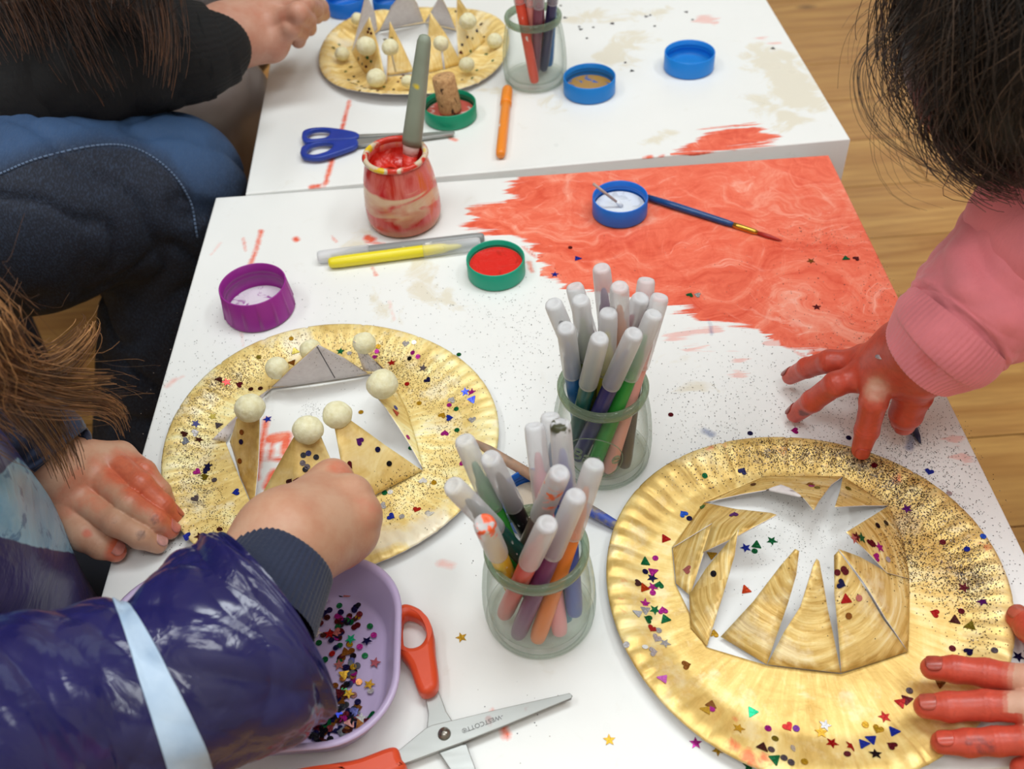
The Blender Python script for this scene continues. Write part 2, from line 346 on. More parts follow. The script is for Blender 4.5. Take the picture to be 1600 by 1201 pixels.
far_t, far_top = table('craft_table', 'far low white square table with ochre stains and red smear on its edge', (-.2309, .7645), .028, .5615,
    [[(1052, 241), (1086, 226), (1100, 207), (1150, 198), (1180, 196), (1222, 218), (1186, 228), (1120, 236)], (.0022, [(546, 158), (534, 202)]), (.0012, [(542, 170), (538, 190)]), (.0025, [(524, 232), (508, 288)]), (.003, [(486, 292), (498, 290)]), (.0025, [(704, 216), (712, 219)]), (.003, [(1008, 247), (1016, 245)]), (.002, [(1030, 245), (1036, 243)])],
    [(.003, [(1100, 32), (1116, 36)]), (.003, [(1190, 62), (1212, 66)])],
    [(.012, [(900, 25), (1030, 20)]), (.004, [(1010, 222), (1070, 196)]), (.03, [(1200, 90), (1250, 150)]), (.015, [(1180, 150), (1240, 190)]), (.02, [(960, 90), (990, 60)]), (.008, [(740, 130), (860, 160)])], [])
# ================================================================= glass jars with felt-tip markers
mg = M('clear_glass', (235, 242, 236), .03, spec=.6)
lw = mg.n('ShaderNodeLayerWeight'); lw.inputs[0].default_value = .35
mg.through(mg.rng(lw.outputs['Facing'], .25, .98, .965, .55)); tcol = mg.mix(mg.rng(lw.outputs['Facing'], .4, 1), (254, 255, 254), (206, 216, 208)); mg.l(tcol, mg.tr.inputs[0]); mg.col((198, 210, 200))
GLASS = mg.m
mr = M('rim_glass', (158, 174, 152), .04, spec=.9)
lw = mr.n('ShaderNodeLayerWeight'); lw.inputs[0].default_value = .4; mr.through(mr.rng(lw.outputs['Facing'], .05, .9, .74, .30)); mr.tr.inputs[0].default_value = lin((214, 226, 210)); RIM = mr.m
def glass_jar(label, c, text, z=TT, coat=None):
    j = thing('glass_jar', label, 'jar', (c[0], c[1], z))
    out = [(0.0, .0012), (.024, .0004), (.0285, .0008), (.0312, .0038), (.0325, .010), (.0328, .020), (.0322, .032), (.0308, .045), (.0288, .056), (.0272, .0625), (.0268, .0645)]
    inn = [(.0244, .0645), (.0250, .060), (.0268, .052), (.0288, .040), (.0300, .025), (.0298, .012), (.027, .0075), (.02, .0062), (0.0, .0068)]
    V, Fq = lathe(out+inn, 64, (c[0], c[1], z)); mesh('body', V, Fq, coat or GLASS, j)
    V, Fq = lathe([(.0248, .0625), (.0243, .0650), (.0243, .0680), (.0250, .0698), (.0264, .0705), (.0279, .0699), (.0287, .0682), (.0287, .0657), (.0279, .0634), (.0266, .0624), (.0248, .0625)], 64, (c[0], c[1], z)); mesh('rim', V, Fq, RIM, j)
    V, Fq = lathe([(.0285, .0006), (.0308, .0018), (.0316, .0034), (.0306, .0044), (.0284, .0036), (.0285, .0006)], 64, (c[0], c[1], z)); mesh('foot_ring', V, Fq, GLASS, j)
    if text:
        cu = bpy.data.curves.new('lettering', 'FONT'); cu.body = text; cu.size = .0135; cu.shear = .3; cu.extrude = .0004; cu.bevel_depth = .00025; cu.align_x = 'CENTER'; cu.resolution_u = 3; cu.offset = -.0003
        tmp = bpy.data.objects.new('t', cu); me = bpy.data.meshes.new_from_object(tmp); bpy.data.objects.remove(tmp)
        TV = np.array([q.co[:] for q in me.vertices]); TF = [list(p.vertices) for p in me.polygons]; bpy.data.meshes.remove(me)
        ex = np.array([[.0185*math.cos(a), .0165*math.sin(a)+.004] for a in np.linspace(0, 2*PI, 60)]); OV, OF = tube(np.column_stack([ex, np.zeros(60)]), .00035, 6, cap=False)
        V, Fq = join([(TV, TF), (OV, OF)])
        a0 = -PI/2-.28; pr = np.array(out); zz = V[:, 1]+.030; rr = np.interp(zz, pr[4:, 1], pr[4:, 0])+.0001+V[:, 2]; ang = a0+V[:, 0]/.0325
        W = np.stack([c[0]+rr*np.cos(ang), c[1]+rr*np.sin(ang), z+zz], 1); mesh('embossed_lettering', W, Fq, RIM if not coat else coat, j)
    return j
def capmat(tint, stain=None):
    m = M('frosted_cap', (230, 231, 234), .32, spec=.5); m.put(m.b.inputs['Base Color'], lin((230, 231, 234)))
    lw = m.n('ShaderNodeLayerWeight'); lw.inputs[0].default_value = .3; zs = m.n('ShaderNodeSeparateXYZ'); m.l(m.obj(), zs.inputs[0]); fc = m.math('MULTIPLY', m.rng(lw.outputs['Facing'], .0, .95, 1, .35), m.rng(zs.outputs[2], .080, .124, .88, .42))
    if stain:
        s = m.rng(m.noise(160, 2, .5), .5, .56); zc = m.n('ShaderNodeSeparateXYZ'); m.l(m.obj(), zc.inputs[0]); s2 = m.math('MULTIPLY', s, m.rng(zc.outputs[2], stain[1], stain[1]+.004))
        s2 = m.math('MULTIPLY', s2, m.rng(zc.outputs[2], stain[2], stain[2]+.003, 1, 0)); m.col(m.mix(s2, (230, 231, 234), stain[0])); fc = m.math('MULTIPLY', fc, m.math('SUBTRACT', 1.0, s2))
    m.through(fc); return m.m
CAP = capmat(None)
_pens = {}
def marker(label, p0, p1, col, group=None, stain=None, L=None, caplen=.047, name='felt_tip_marker', darkcap=False):
    """p0 bottom end of the barrel, p1 tip of the cap (world)"""
    p0, p1 = np.asarray(p0, float), np.asarray(p1, float); L = np.linalg.norm(p1-p0)
    t = thing(name, label, 'marker', p0, group); t.rotation_mode = 'QUATERNION'; t.rotation_quaternion = Vector(p1-p0).to_track_quat('Z', 'Y')
    lb = L-caplen; r = .0047
    key = (col, round(L, 4), caplen)
    pm = M('ink_barrel', col, .32); nz = pm.noise(420, 2, .6, pm.map(pm.obj(), (1, 1, .35))); zc = pm.n('ShaderNodeSeparateXYZ'); pm.l(pm.obj(), zc.inputs[0])
    wr = pm.math('MULTIPLY', pm.rng(nz, .63, .67), pm.math('MULTIPLY', pm.rng(zc.outputs[2], .03, .034), pm.rng(zc.outputs[2], .066, .07, 1, 0))); wr = pm.math('MULTIPLY', wr, pm.rng(zc.outputs[0], .0022, .003)); pm.col(pm.mix(wr, col, (235, 235, 232)))
    V, Fq = lathe([(0, 0), (.0026, .0002), (.0038, .0012), (.0043, .0035), (r, .009), (r, lb-.001), (.0043, lb), (.0041, lb+.013), (.0035, lb+.017), (.0026, lb+.019), (.0022, lb+.026), (.0013, lb+.030), (0, lb+.0305)], 20)
    V[:, :2] *= 1.04
    mesh('barrel', V, Fq, pm.m, t, raw=True)
    V, Fq = lathe([(.0044, lb-.002), (.0053, lb-.002), (.0054, lb+.001), (.0052, L-.008), (.0050, L-.0028), (.0043, L-.0010), (.003, L-.0006), (.0022, L-.0012), (0, L-.0012)], 20)
    V[:, :2] *= 1.07
    mesh('cap', V, Fq, capmat(None, stain) if stain else CAP, t, raw=True); return t
def tw(p): return (p[0], p[1], p[2]+TT)
J1 = glass_jar('open glass jar of markers beside the right gold plate, behind the front jar', (.0565, .4225), 'Bar  e')
J2 = glass_jar('front open glass jar of markers next to the orange scissors blade', (.0065, .3055), '')
J3 = glass_jar('glass jar of markers on the far table beside the gold paper crown', (.048, .935), '')
P1 = [((0.0689, 0.4389, 0.0141), (0.0573, 0.4468, 0.1433), (120, 52, 130), 'purple'), ((0.0692, 0.4124, 0.0106), (0.0408, 0.4438, 0.1335), (112, 74, 60), 'brown'), ((0.0524, 0.4212, 0.0165), (0.0419, 0.4167, 0.146), (112, 122, 52), 'olive green'),
      ((0.0694, 0.4292, 0.0207), (0.0644, 0.4204, 0.1503), (232, 128, 40), 'orange'), ((0.0685, 0.4023, 0.0108), (0.0845, 0.4466, 0.1319), (72, 52, 48), 'dark brown'), ((0.0436, 0.4415, 0.0081), (0.0791, 0.4296, 0.1326), (176, 70, 110), 'magenta'),
      ((0.0576, 0.3993, 0.0108), (0.09, 0.4291, 0.1332), (226, 160, 150), 'pale pink'), ((0.0476, 0.4013, 0.0124), (0.0834, 0.41, 0.1371), (46, 140, 52), 'bright green'), ((0.0395, 0.4114, 0.0125), (0.0699, 0.3943, 0.1378), (48, 42, 100), 'navy blue'),
      ((0.0552, 0.4126, 0.008), (0.0575, 0.4131, 0.138), (214, 196, 60), 'yellow'), ((0.0363, 0.4224, 0.0093), (0.0507, 0.3949, 0.1355), (24, 84, 78), 'dark teal'), ((0.0438, 0.4317, 0.0082), (0.0326, 0.4058, 0.1351), (38, 100, 160), 'blue'), ((0.0624, 0.4296, 0.0099), (0.0269, 0.4277, 0.135), (96, 96, 108), 'grey')]
for a, b, col, nm in P1: marker(nm+' felt-tip marker with frosted cap standing in the jar behind the front jar', tw(a), tw(b), col, 'markers in the middle jar')
P2 = [((0.0047, 0.3011, 0.0131), (-0.0266, 0.3273, 0.1366), (52, 150, 56), 'green', None), ((0.0119, 0.3284, 0.008), (-0.0138, 0.3152, 0.1347), (30, 28, 32), 'black', None), ((0.0159, 0.3084, 0.0193), (-0.0326, 0.2958, 0.1393), (16, 72, 62), 'dark teal', None),
      ((-0.007, 0.3142, 0.0092), (-0.0182, 0.2765, 0.1331), (222, 184, 48), 'yellow', ((240, 98, 50), .116, .2)), ((-0.0147, 0.3017, 0.008), (0.0121, 0.2741, 0.1322), (206, 84, 70), 'red', None), ((-0.0077, 0.2876, 0.008), (0.0273, 0.289, 0.1332), (116, 52, 98), 'purple', None),
      ((0.0031, 0.2825, 0.0098), (0.0383, 0.3089, 0.1321), (226, 122, 46), 'orange', None), ((-0.0077, 0.3226, 0.0157), (0.0202, 0.2978, 0.1402), (94, 74, 70), 'brown', ((240, 110, 50), .098, .118)), ((0.0166, 0.2848, 0.0104), (0.0099, 0.3422, 0.1268), (230, 152, 158), 'pink', None),
      ((0.0205, 0.294, 0.0092), (0.0188, 0.3477, 0.1276), (52, 118, 160), 'light blue', None), ((0.0257, 0.2912, 0.0199), (0.0225, 0.3259, 0.1451), (62, 86, 180), 'royal blue', ((70, 72, 50), .1225, .2))]
for a, b, col, nm, st in P2: marker(nm+' felt-tip marker with frosted cap standing in the front jar', tw(a), tw(b), col, 'markers in the front jar', st)
P3 = [((0.0463, 0.9126, 0.008), (0.0285, 0.9271, 0.136), (226, 84, 60), 'orange red'), ((0.048, 0.9542, 0.0089), (0.041, 0.9291, 0.1362), (70, 58, 56), 'blackish brown'), ((0.058, 0.9553, 0.0108), (0.0513, 0.9198, 0.1357), (200, 50, 60), 'crimson'),
      ((0.0629, 0.9469, 0.008), (0.0701, 0.9195, 0.1349), (36, 110, 180), 'blue'), ((0.0472, 0.9297, 0.008), (0.0559, 0.9024, 0.1348), (120, 60, 80), 'wine red'), ((0.0567, 0.9378, 0.008), (0.072, 0.9091, 0.1339), (50, 46, 90), 'indigo'), ((0.0469, 0.9406, 0.008), (0.0454, 0.9088, 0.134), (236, 150, 140), 'salmon pink')]
for a, b, col, nm in P3: marker(nm+' felt-tip marker standing in the jar on the far table', tw(a), tw(b), col, 'markers in the far jar')
# markers lying on the tables
marker('yellow felt-tip marker lying next to the green lid of red paint', at(513, 411, .0055), at(752, 380, .0055), (238, 222, 40))
marker('grey felt-tip marker lying behind the yellow marker', at(757, 371, .0055), at(495, 402, .0055), (138, 140, 140), caplen=.042)
mo = marker('orange felt-tip marker lying on the far table below the jar', at(782, 243, .0055), at(793, 138, .0055), (240, 140, 40), caplen=.03)
mo.children[1].data.materials[0] = plain((240, 140, 40), .3)
# ================================================================= lids
def lid(label, px, py, r, h, col, fillcol=None, fillz=.006, ribs=0, taper=0.0, blotch=None, dabs=None):
    c = at(px, py, h); c[2] = TT; t = thing('bottle_lid', label, 'lid', c)
    n = 224 if ribs else 96; rb = r*(1+taper); pr = [(0, .0002), (rb-.0012, .0002), (rb, .0012), (rb, .0022), (r+(rb-r)*.8, .003), (r, h-.0006), (r-.0006, h), (r-.0013, h-.0005), (r-.0014, h*.8), (r-.0020, h*.77), (r-.0020, h*.70), (r-.0014, h*.66), (r-.0020, h*.62), (r-.0020, h*.55), (r-.0014, h*.52), (r-.0016, .0032), (r-.004, .0024), (0, .0024)]
    V, Fq = lathe(pr, n, c)
    if ribs:
        d = V[:, :2]-c[:2]; rr = np.linalg.norm(d, axis=1); th = np.arctan2(d[:, 1], d[:, 0]); zz = V[:, 2]-TT; m = (rr > r-.0008) & (zz > .0028) & (zz < h-.0009)
        V[m, :2] += d[m]/rr[m][:, None]*(.0013*np.maximum(0, np.cos(th[m]*ribs))**8)[:, None]
    mt = M('lid_plastic', col, .36)
    if blotch: mt.col(mt.mix(mt.rng(mt.noise(150, 3), .6, .64), col, blotch)); mt.m.name = 'stained_lid_plastic'
    mesh('shell', V, Fq, mt.m, t)
    if fillcol is not None:
        k = 40; R = (r-.0022)
        VV = [(c[0], c[1], TT+fillz)]; FF = []
        for i, q in enumerate((.3, .6, .85, 1.0)):
            for j in range(k):
                a = 2*PI*j/k; VV.append((c[0]+R*q*math.cos(a), c[1]+R*q*math.sin(a), TT+fillz+.0006*math.sin(a*3+i*2)*q*(q < 1)+.0004*(q > .9)))
        for j in range(k): FF.append([0, 1+j, 1+(j+1) % k])
        for i in range(3):
            for j in range(k): FF.append([1+i*k+j, 1+(i+1)*k+j, 1+(i+1)*k+(j+1) % k, 1+i*k+(j+1) % k])
        pm = M('wet_paint', fillcol, .12); nz = pm.noise(90, 4, .5, None, 1.2); pm.col(pm.mix(pm.rng(nz, .58, .66), fillcol, dabs or tuple(int(v*.9) for v in fillcol))); pm.bump(nz, .5, .002); mesh('paint', VV, FF, pm.m, t)
    return t
lid('purple ribbed lid with a flared base near the left table edge', 394, 443, .0262, .027, (150, 42, 142), (222, 214, 222), .0045, ribs=14, taper=.07, dabs=(160, 90, 160))
lid('green lid full of red paint in front of the yellow marker', 774, 402, .0236, .0165, (4, 158, 126), (222, 44, 38), .010, dabs=(200, 40, 32))
GL = lid('green lid holding a cork on the far table', 702, 160, .0262, .0165, (4, 146, 108), (206, 96, 84), .006, dabs=(230, 200, 196))
lid('blue lid holding white paint on the coral red smear', 969, 306, .0237, .0175, (24, 112, 212), (226, 230, 236), .007)
lid('blue lid with gold paint inside touching the far jar', 921, 118, .0262, .018, (16, 128, 212), (176, 136, 70), .0055, blotch=None, dabs=(20, 100, 180))
lid('empty blue lid standing alone at right on the far table', 1078, 80, .0258, .0185, (20, 134, 226), (40, 130, 205), .0028)
lid('blue lid at the top of the far table, nearer the adult hand', 540, -7, .024, .0185, (22, 110, 205))
lid('smaller blue lid at the top of the far table, behind the paper crown', 608, -5, .020, .0165, (24, 104, 190))
lid('blue threaded lid half hidden behind the front jar of markers', 836, 773, .0225, .016, (14, 92, 180), (206, 190, 170), .004)
# cork
cc = at(703, 160, .0165); cc[2] = TT+.0068
ck = thing('cork', 'used wine cork standing in the far green lid of red paint', 'cork', cc)
mk = M('cork', (196, 152, 102), .85); nz = mk.noise(300, 4, .7); n2 = mk.n('ShaderNodeTexVoronoi'); mk.l(mk.obj(), n2.inputs['Vector']); n2.inputs['Scale'].default_value = 330
c_ = mk.mix(mk.rng(nz, .35, .7), (212, 170, 118), (166, 120, 78)); sep = mk.n('ShaderNodeTexNoise'); mk.l(mk.map(mk.obj(), (1, 1, .5)), sep.inputs['Vector']); sep.inputs['Scale'].default_value = 260
mk.col(mk.mix(mk.rng(sep.outputs['Fac'], .63, .66), c_, (76, 52, 36))); mk.bump(nz, .4)
ptop = at(692, 118, .043); ax = np.array([ptop[0]-cc[0], ptop[1]-cc[1], .036]); P = np.array([cc+ax*s for s in (0, .02, .1, .3, .6, .9, .98, 1.0)])
V, Fq = tube(P, [.0100, .0109, .0113, .0113, .0113, .0113, .0109, .0100], 32); mesh('cork_body', V, Fq, mk.m, ck)
# ================================================================= paint jar and brushes
pc = (-.0824, .708)
mp = M('painted_glass', (214, 90, 78), .16); ob = mp.obj(); sx = mp.noise(1, 4, .55, mp.map(ob, (60, 60, 9)), 1.2); sy = mp.noise(1, 3, .5, mp.map(ob, (22, 22, 70), (.3, .2, 0)), 1.0); sz = mp.n('ShaderNodeSeparateXYZ'); mp.l(ob, sz.inputs[0])
cc_ = mp.mix(mp.rng(sx, .38, .6), (196, 44, 34), (222, 118, 110)); cc_ = mp.mix(mp.rng(sx, .62, .7), cc_, (222, 110, 56))
bz = mp.math('MULTIPLY', mp.rng(mp.math('ABSOLUTE', mp.math('SUBTRACT', mp.math('ADD', sz.outputs[2], mp.math('MULTIPLY', mp.math('SUBTRACT', sy, .5), .05)), .03)), .006, .011, 1, 0), .8); cc_ = mp.mix(bz, cc_, mp.mix(mp.rng(sy, .4, .65), (226, 204, 168), (204, 140, 110)))
bo = mp.rng(mp.math('ADD', sz.outputs[2], mp.math('MULTIPLY', mp.math('SUBTRACT', sy, .5), .03)), .004, .014, .8, 0); mp.col(mp.mix(bo, cc_, (176, 112, 60)))
PJ = thing('paint_jar', 'glass jar caked with red paint at the far edge of the near table', 'jar', (pc[0], pc[1], TT))
out = [(0.0, .0012), (.024, .0004), (.0285, .0008), (.0315, .0038), (.0325, .010), (.0325, .020), (.0315, .032), (.0298, .045), (.0272, .056), (.0256, .0605), (.0254, .0625)]
V, Fq = lathe(out+[(.0232, .0625), (.0240, .057), (.0262, .048), (.028, .036), (.0288, .025)], 64, (*pc, TT)); mesh('body', V, Fq, mp.m, PJ)
mrp = M('smeared_rim', (214, 190, 150), .12); q = mrp.noise(70, 3); mrp.col(mrp.mix(mrp.rng(q, .45, .52), (222, 208, 186), (208, 56, 40))); mrp.col(mrp.mix(mrp.rng(q, .36, .4, 1, 0), mrp.mix(mrp.rng(q, .45, .52), (214, 196, 170), (208, 56, 40)), (226, 190, 40)))
V, Fq = lathe([(.0232, .0625), (.0228, .0650), (.0238, .0668), (.0256, .0672), (.0270, .0664), (.0278, .0648), (.0272, .0632), (.0254, .0622), (.0232, .0625)], 64, (*pc, TT)); mesh('rim', V, Fq, mrp.m, PJ)
mpi = M('thick_red_paint', (214, 42, 30), .18); q = mpi.noise(60, 4, .5, None, 2); mpi.col(mpi.mix(mpi.rng(q, .4, .7), (206, 34, 24), (226, 70, 54))); mpi.bump(q, .8, .004)
Vp = [(pc[0], pc[1], TT+.047)]; Fp = []
for i, (rr, zz) in enumerate(((.008, .048), (.016, .046), (.0215, .050), (.0243, .0555), (.0236, .061))):
    for jx in range(40): a = 2*PI*jx/40; Vp.append((pc[0]+rr*math.cos(a), pc[1]+rr*math.sin(a), TT+zz+.002*math.sin(3*a+i)*(i < 4)))
for jx in range(40): Fp.append([0, 1+jx, 1+(jx+1) % 40])
for i in range(4):
    for jx in range(40): Fp.append([1+i*40+jx, 1+i*40+(jx+1) % 40, 1+(i+1)*40+(jx+1) % 40, 1+(i+1)*40+jx])
mesh('paint', Vp, Fp, mpi.m, PJ)
def rod(label, pts, radii, mats, names, cat='brush', nm='paintbrush', flat=1.0):
    """brush along straight line pts[0] -> pts[1]; radii = list of sections (s, r) per part"""
    a, b = np.asarray(pts[0]), np.asarray(pts[1]); t = thing(nm, label, cat, a)
    for sec, m, n_ in zip(radii, mats, names):
        V, Fq = tube(np.array([a+(b-a)*s for s, r in sec]), [r for s, r in sec], 20, flat); mesh(n_, V, Fq, m, t)
    return t
mh = M('grey_green_plastic', (138, 148, 132), .45); q = mh.noise(35, 2); mh.col(mh.mix(mh.rng(q, .66, .69), mh.mix(mh.rng(mh.noise(20, 3), .3, .7), (150, 160, 142), (120, 130, 114)), (222, 196, 40)))
ba, bb = np.array([pc[0]+.002, pc[1]-.004, TT+.02]), at(664, 54, .150)
rod('thick grey-green brush standing in the jar of red paint', (ba, bb), [[(.30, .0068), (.34, .0075), (.365, .0075)], [(.36, .0086), (.40, .0090), (.6, .0082), (.85, .0068), (.96, .0061), (.99, .0048), (1.0, .0024)], [(0, .004), (.15, .0065), (.31, .0068)]], [plain((232, 200, 196), .3), mh.m, mpi.m], ['ferrule', 'handle', 'bristles'], flat=.8)
# red paint spoon-like dab leaning inside the jar is part of the thick paint
mbl = M('blue_lacquer', (26, 62, 120), .25); q = mbl.noise(40, 3); mbl.col(mbl.mix(mbl.rng(q, .4, .7), (22, 60, 112), (34, 80, 140)))
gold_metal = M('gold_ferrule', (196, 150, 62), .25, .9).m
rod('thin blue paintbrush with gold ferrule lying on the coral red smear', (at(1012, 308, .0035), at(1222, 376, .0015)), [[(0, .0026), (.2, .0032), (.6, .0028), (.66, .0022)], [(.65, .0024), (.68, .0026), (.8, .0024), (.83, .0016)], [(.82, .0016), (.9, .0019), (.97, .001), (1, .0003)]], [mbl.m, gold_metal, plain((170, 40, 34), .5)], ['handle', 'ferrule', 'bristles'])
rod('thin pale stick standing in the lid of white paint', (at(972, 322, .008), at(927, 287, .030)), [[(0, .0010), (.5, .0012), (1, .0013)], [(0, .0016), (.12, .0019), (.2, .0011)]], [plain((186, 160, 150), .6), plain((238, 240, 244), .3)], ['shaft', 'paint_dab'], 'stick', 'wooden_stick')
mwd = M('bare_wood_handle', (196, 146, 112), .55); q = mwd.noise(60, 3); mwd.col(mwd.mix(mwd.rng(q, .4, .62), (206, 156, 124), (150, 128, 110)))
mws = M('blue_stained_wood', (110, 112, 140), .5); q = mws.noise(90, 3); mws.col(mws.mix(mws.rng(q, .46, .54), (134, 124, 118), (62, 84, 170)))
rod('wooden brush handle lying across behind the front jar of markers', (at(742, 690, .021), at(972, 826, .004)), [[(0, .0018), (.1, .0032), (.5, .0036)], [(.5, .0036), (.85, .0035), (.97, .003), (1, .002)]], [mwd.m, mws.m], ['handle', 'stained_end'])
rod('dark blue brush tip lying under the red hand', (at(1424, 656, .002), at(1438, 692, .002)), [[(0, .0022), (.7, .0018), (1, .0006)]], [plain((40, 46, 80), .5)], ['bristles'])
# ================================================================= scissors
steel = M('steel', (176, 178, 176), .32, .6); q = steel.noise(1, 3, .5, steel.map(steel.obj(), (30, 400, 30), (0, 0, .25))); steel.ro(steel.rng(q, .3, .7, .3, .4)); q = steel.noise(70, 4); steel.col(steel.mix(steel.rng(q, .66, .75, 0, .6), (168, 170, 167), (150, 96, 88)))
orange = M('red_orange_plastic', (222, 78, 40), .36); q = orange.noise(300, 2); orange.bump(q, .1, .0004)
sc = lambda L: [at(500+.25*u, 940+.25*v_, .006) for u, v_ in L]
c0 = at(694, 1147, 0)
S1 = thing('scissors', 'open scissors with red-orange handles lying by the lilac tray', 'scissors', c0)
shape2d('lower_blade', [sc([(650, 560), (738, 545), (790, 680), (832, 745), (800, 800), (915, 880), (975, 1044), (1010, 1140), (1080, 1330), (1060, 1340), (860, 1110), (800, 1020), (740, 930), (665, 780), (675, 690)])], .0035, .0018, .0004, steel.m, S1)
UB = shape2d('upper_blade', [sc([(440, 965), (480, 940), (660, 792), (700, 772), (830, 742), (1160, 662), (1560, 572), (1578, 588), (1570, 604), (1180, 765), (890, 880), (750, 930), (500, 1025)])], .0058, .0018, .0004, steel.m, S1)
shape2d('blade_edge', [sc([(890, 872), (1180, 757), (1570, 600), (1572, 606), (1180, 768), (892, 884)])], .0056, .0014, .0003, plain((120, 118, 112), .3, .7, 'ground_edge'), S1)
V, Fq = lathe([(0, .0100), (.0018, .0097), (.0031, .0086), (.0035, .0072), (.0036, .0066)], 24, (*at(500+.25*778, 940+.25*830, .006)[:2], TT)); mesh('screw', V, Fq, plain((150, 146, 138), .25, .9, 'screw_metal'), S1)
hz = .0075
shape2d('handle', [sc([(512, 52), (560, 44), (640, 80), (692, 150), (716, 225), (724, 330), (740, 548), (634, 594), (565, 430), (516, 360), (486, 300), (474, 190), (484, 100)]), sc([(530, 122), (574, 113), (640, 150), (668, 215), (660, 262), (630, 300), (582, 316), (540, 304), (514, 262), (508, 190)])], hz, .012, .0036, orange.m, S1, 6)
shape2d('handle', [sc([(470, 936), (518, 1010), (546, 1062), (440, 1120), (250, 1170), (120, 1200), (-40, 1300), (-180, 1330), (-300, 1280), (-310, 1190), (-200, 1110), (60, 1044), (250, 1010)]), sc([(120, 1100), (60, 1180), (-80, 1250), (-200, 1250), (-220, 1190), (-120, 1130)])], hz+.001, .012, .0036, orange.m, S1, 6)
cu = bpy.data.curves.new('lettering', 'FONT'); cu.body = '-WESTCOTT®'; cu.size = .0042; cu.extrude = .00002; cu.align_x = 'LEFT'
tmp = bpy.data.objects.new('t', cu); me = bpy.data.meshes.new_from_object(tmp); bpy.data.objects.remove(tmp); me.name = 'lettering'
TV = np.array([q_.co[:] for q_ in me.vertices]); TF = [list(p.vertices) for p in me.polygons]
pa, pb = at(500+.25*1140, 940+.25*702, .0068), at(500+.25*885, 940+.25*795, .0068); dx = (pb-pa)[:2]; Lw = np.linalg.norm(dx); dx /= Lw; dy = np.array([-dx[1], dx[0]]); k = Lw/np.ptp(TV[:, 0])
TV = np.stack([pa[0]+dx[0]*TV[:, 0]*k+dy[0]*TV[:, 1]*k, pa[1]+dx[1]*TV[:, 0]*k+dy[1]*TV[:, 1]*k, np.full(len(TV), TT+.00682)+TV[:, 2]], 1); mesh('lettering', TV, TF, plain((70, 70, 70), .6, name='etched_print'), UB, False)
bluep = plain((26, 60, 160), .36, name='blue_plastic')
sb = lambda L: [at(440+.2*u, 160+.2*v_, .008) for u, v_ in L]
S2 = thing('scissors', 'closed scissors with blue handles lying on the far table', 'scissors', at(555, 222, 0))
shape2d('blade', [sb([(560, 262), (700, 244), (1330, 200), (1350, 206), (1340, 222), (1000, 268), (720, 300), (570, 318)])], .004, .003, .0006, steel.m, S2)
shape2d('blade', [sb([(560, 240), (700, 236), (1000, 226), (1000, 232), (700, 256), (570, 264)])], .0062, .0016, .0004, steel.m, S2)
shape2d('handle', [sb([(155, 250), (172, 212), (250, 190), (380, 190), (580, 225), (580, 272), (330, 290), (200, 305), (163, 285)]), sb([(192, 247), (245, 211), (335, 206), (378, 228), (345, 264), (248, 277), (200, 268)])], .0052, .0050, .0014, bluep, S2, 6)
shape2d('handle', [sb([(145, 370), (170, 330), (300, 296), (480, 284), (580, 278), (585, 325), (480, 370), (300, 425), (180, 420), (148, 400)]), sb([(196, 366), (250, 319), (345, 308), (400, 327), (358, 370), (268, 398), (204, 394)])], .0052, .0050, .0014, bluep, S2, 6)
# ================================================================= tray
TRC = np.array([-.1560, .2790]); TRY = thing('tray', 'lilac plastic tray of loose sequins under the raincoat sleeve', 'tray', (*TRC, TT))
def rrect(hx, hy, r, n=14):
    o = []
    for cx_, cy_, a0 in ((hx-r, hy-r, 0), (-hx+r, hy-r, PI/2), (-hx+r, -hy+r, PI), (hx-r, -hy+r, 1.5*PI)):
        for t_ in np.linspace(0, PI/2, n): o.append((cx_+r*math.cos(a0+t_), cy_+r*math.sin(a0+t_)))
    return np.array(o)
HX, HY = .0845, .0585; rings = []
for ins, z, rr in ((.014, .0005, .03), (.011, .001, .033), (.0095, .003, .034), (.003, .025, .038), (.0012, .0262, .0395), (0, .0268, .040), (0, .0282, .040), (.0012, .0288, .0395), (.003, .0284, .038), (.0044, .0262, .037), (.011, .0045, .0335), (.0125, .003, .032), (.0145, .0024, .03)):
    q = rrect(HX-ins, HY-ins, rr)+TRC; rings.append(np.column_stack([q, np.full(len(q), TT+z)]))
k = len(rings[0]); V = np.concatenate(rings); Fq = []
for i in range(len(rings)-1):
    for j in range(k): Fq.append([i*k+j, i*k+(j+1) % k, (i+1)*k+(j+1) % k, (i+1)*k+j])
Fq += [list(range(k))[::-1], [(len(rings)-1)*k+j for j in range(k)]]
mt = M('lilac_plastic', (188, 168, 206), .3); q = mt.noise(14, 3); mt.col(mt.mix(mt.rng(q, .3, .7), (184, 164, 202), (196, 178, 212))); mesh('tray_shell', V, Fq, mt.m, TRY)
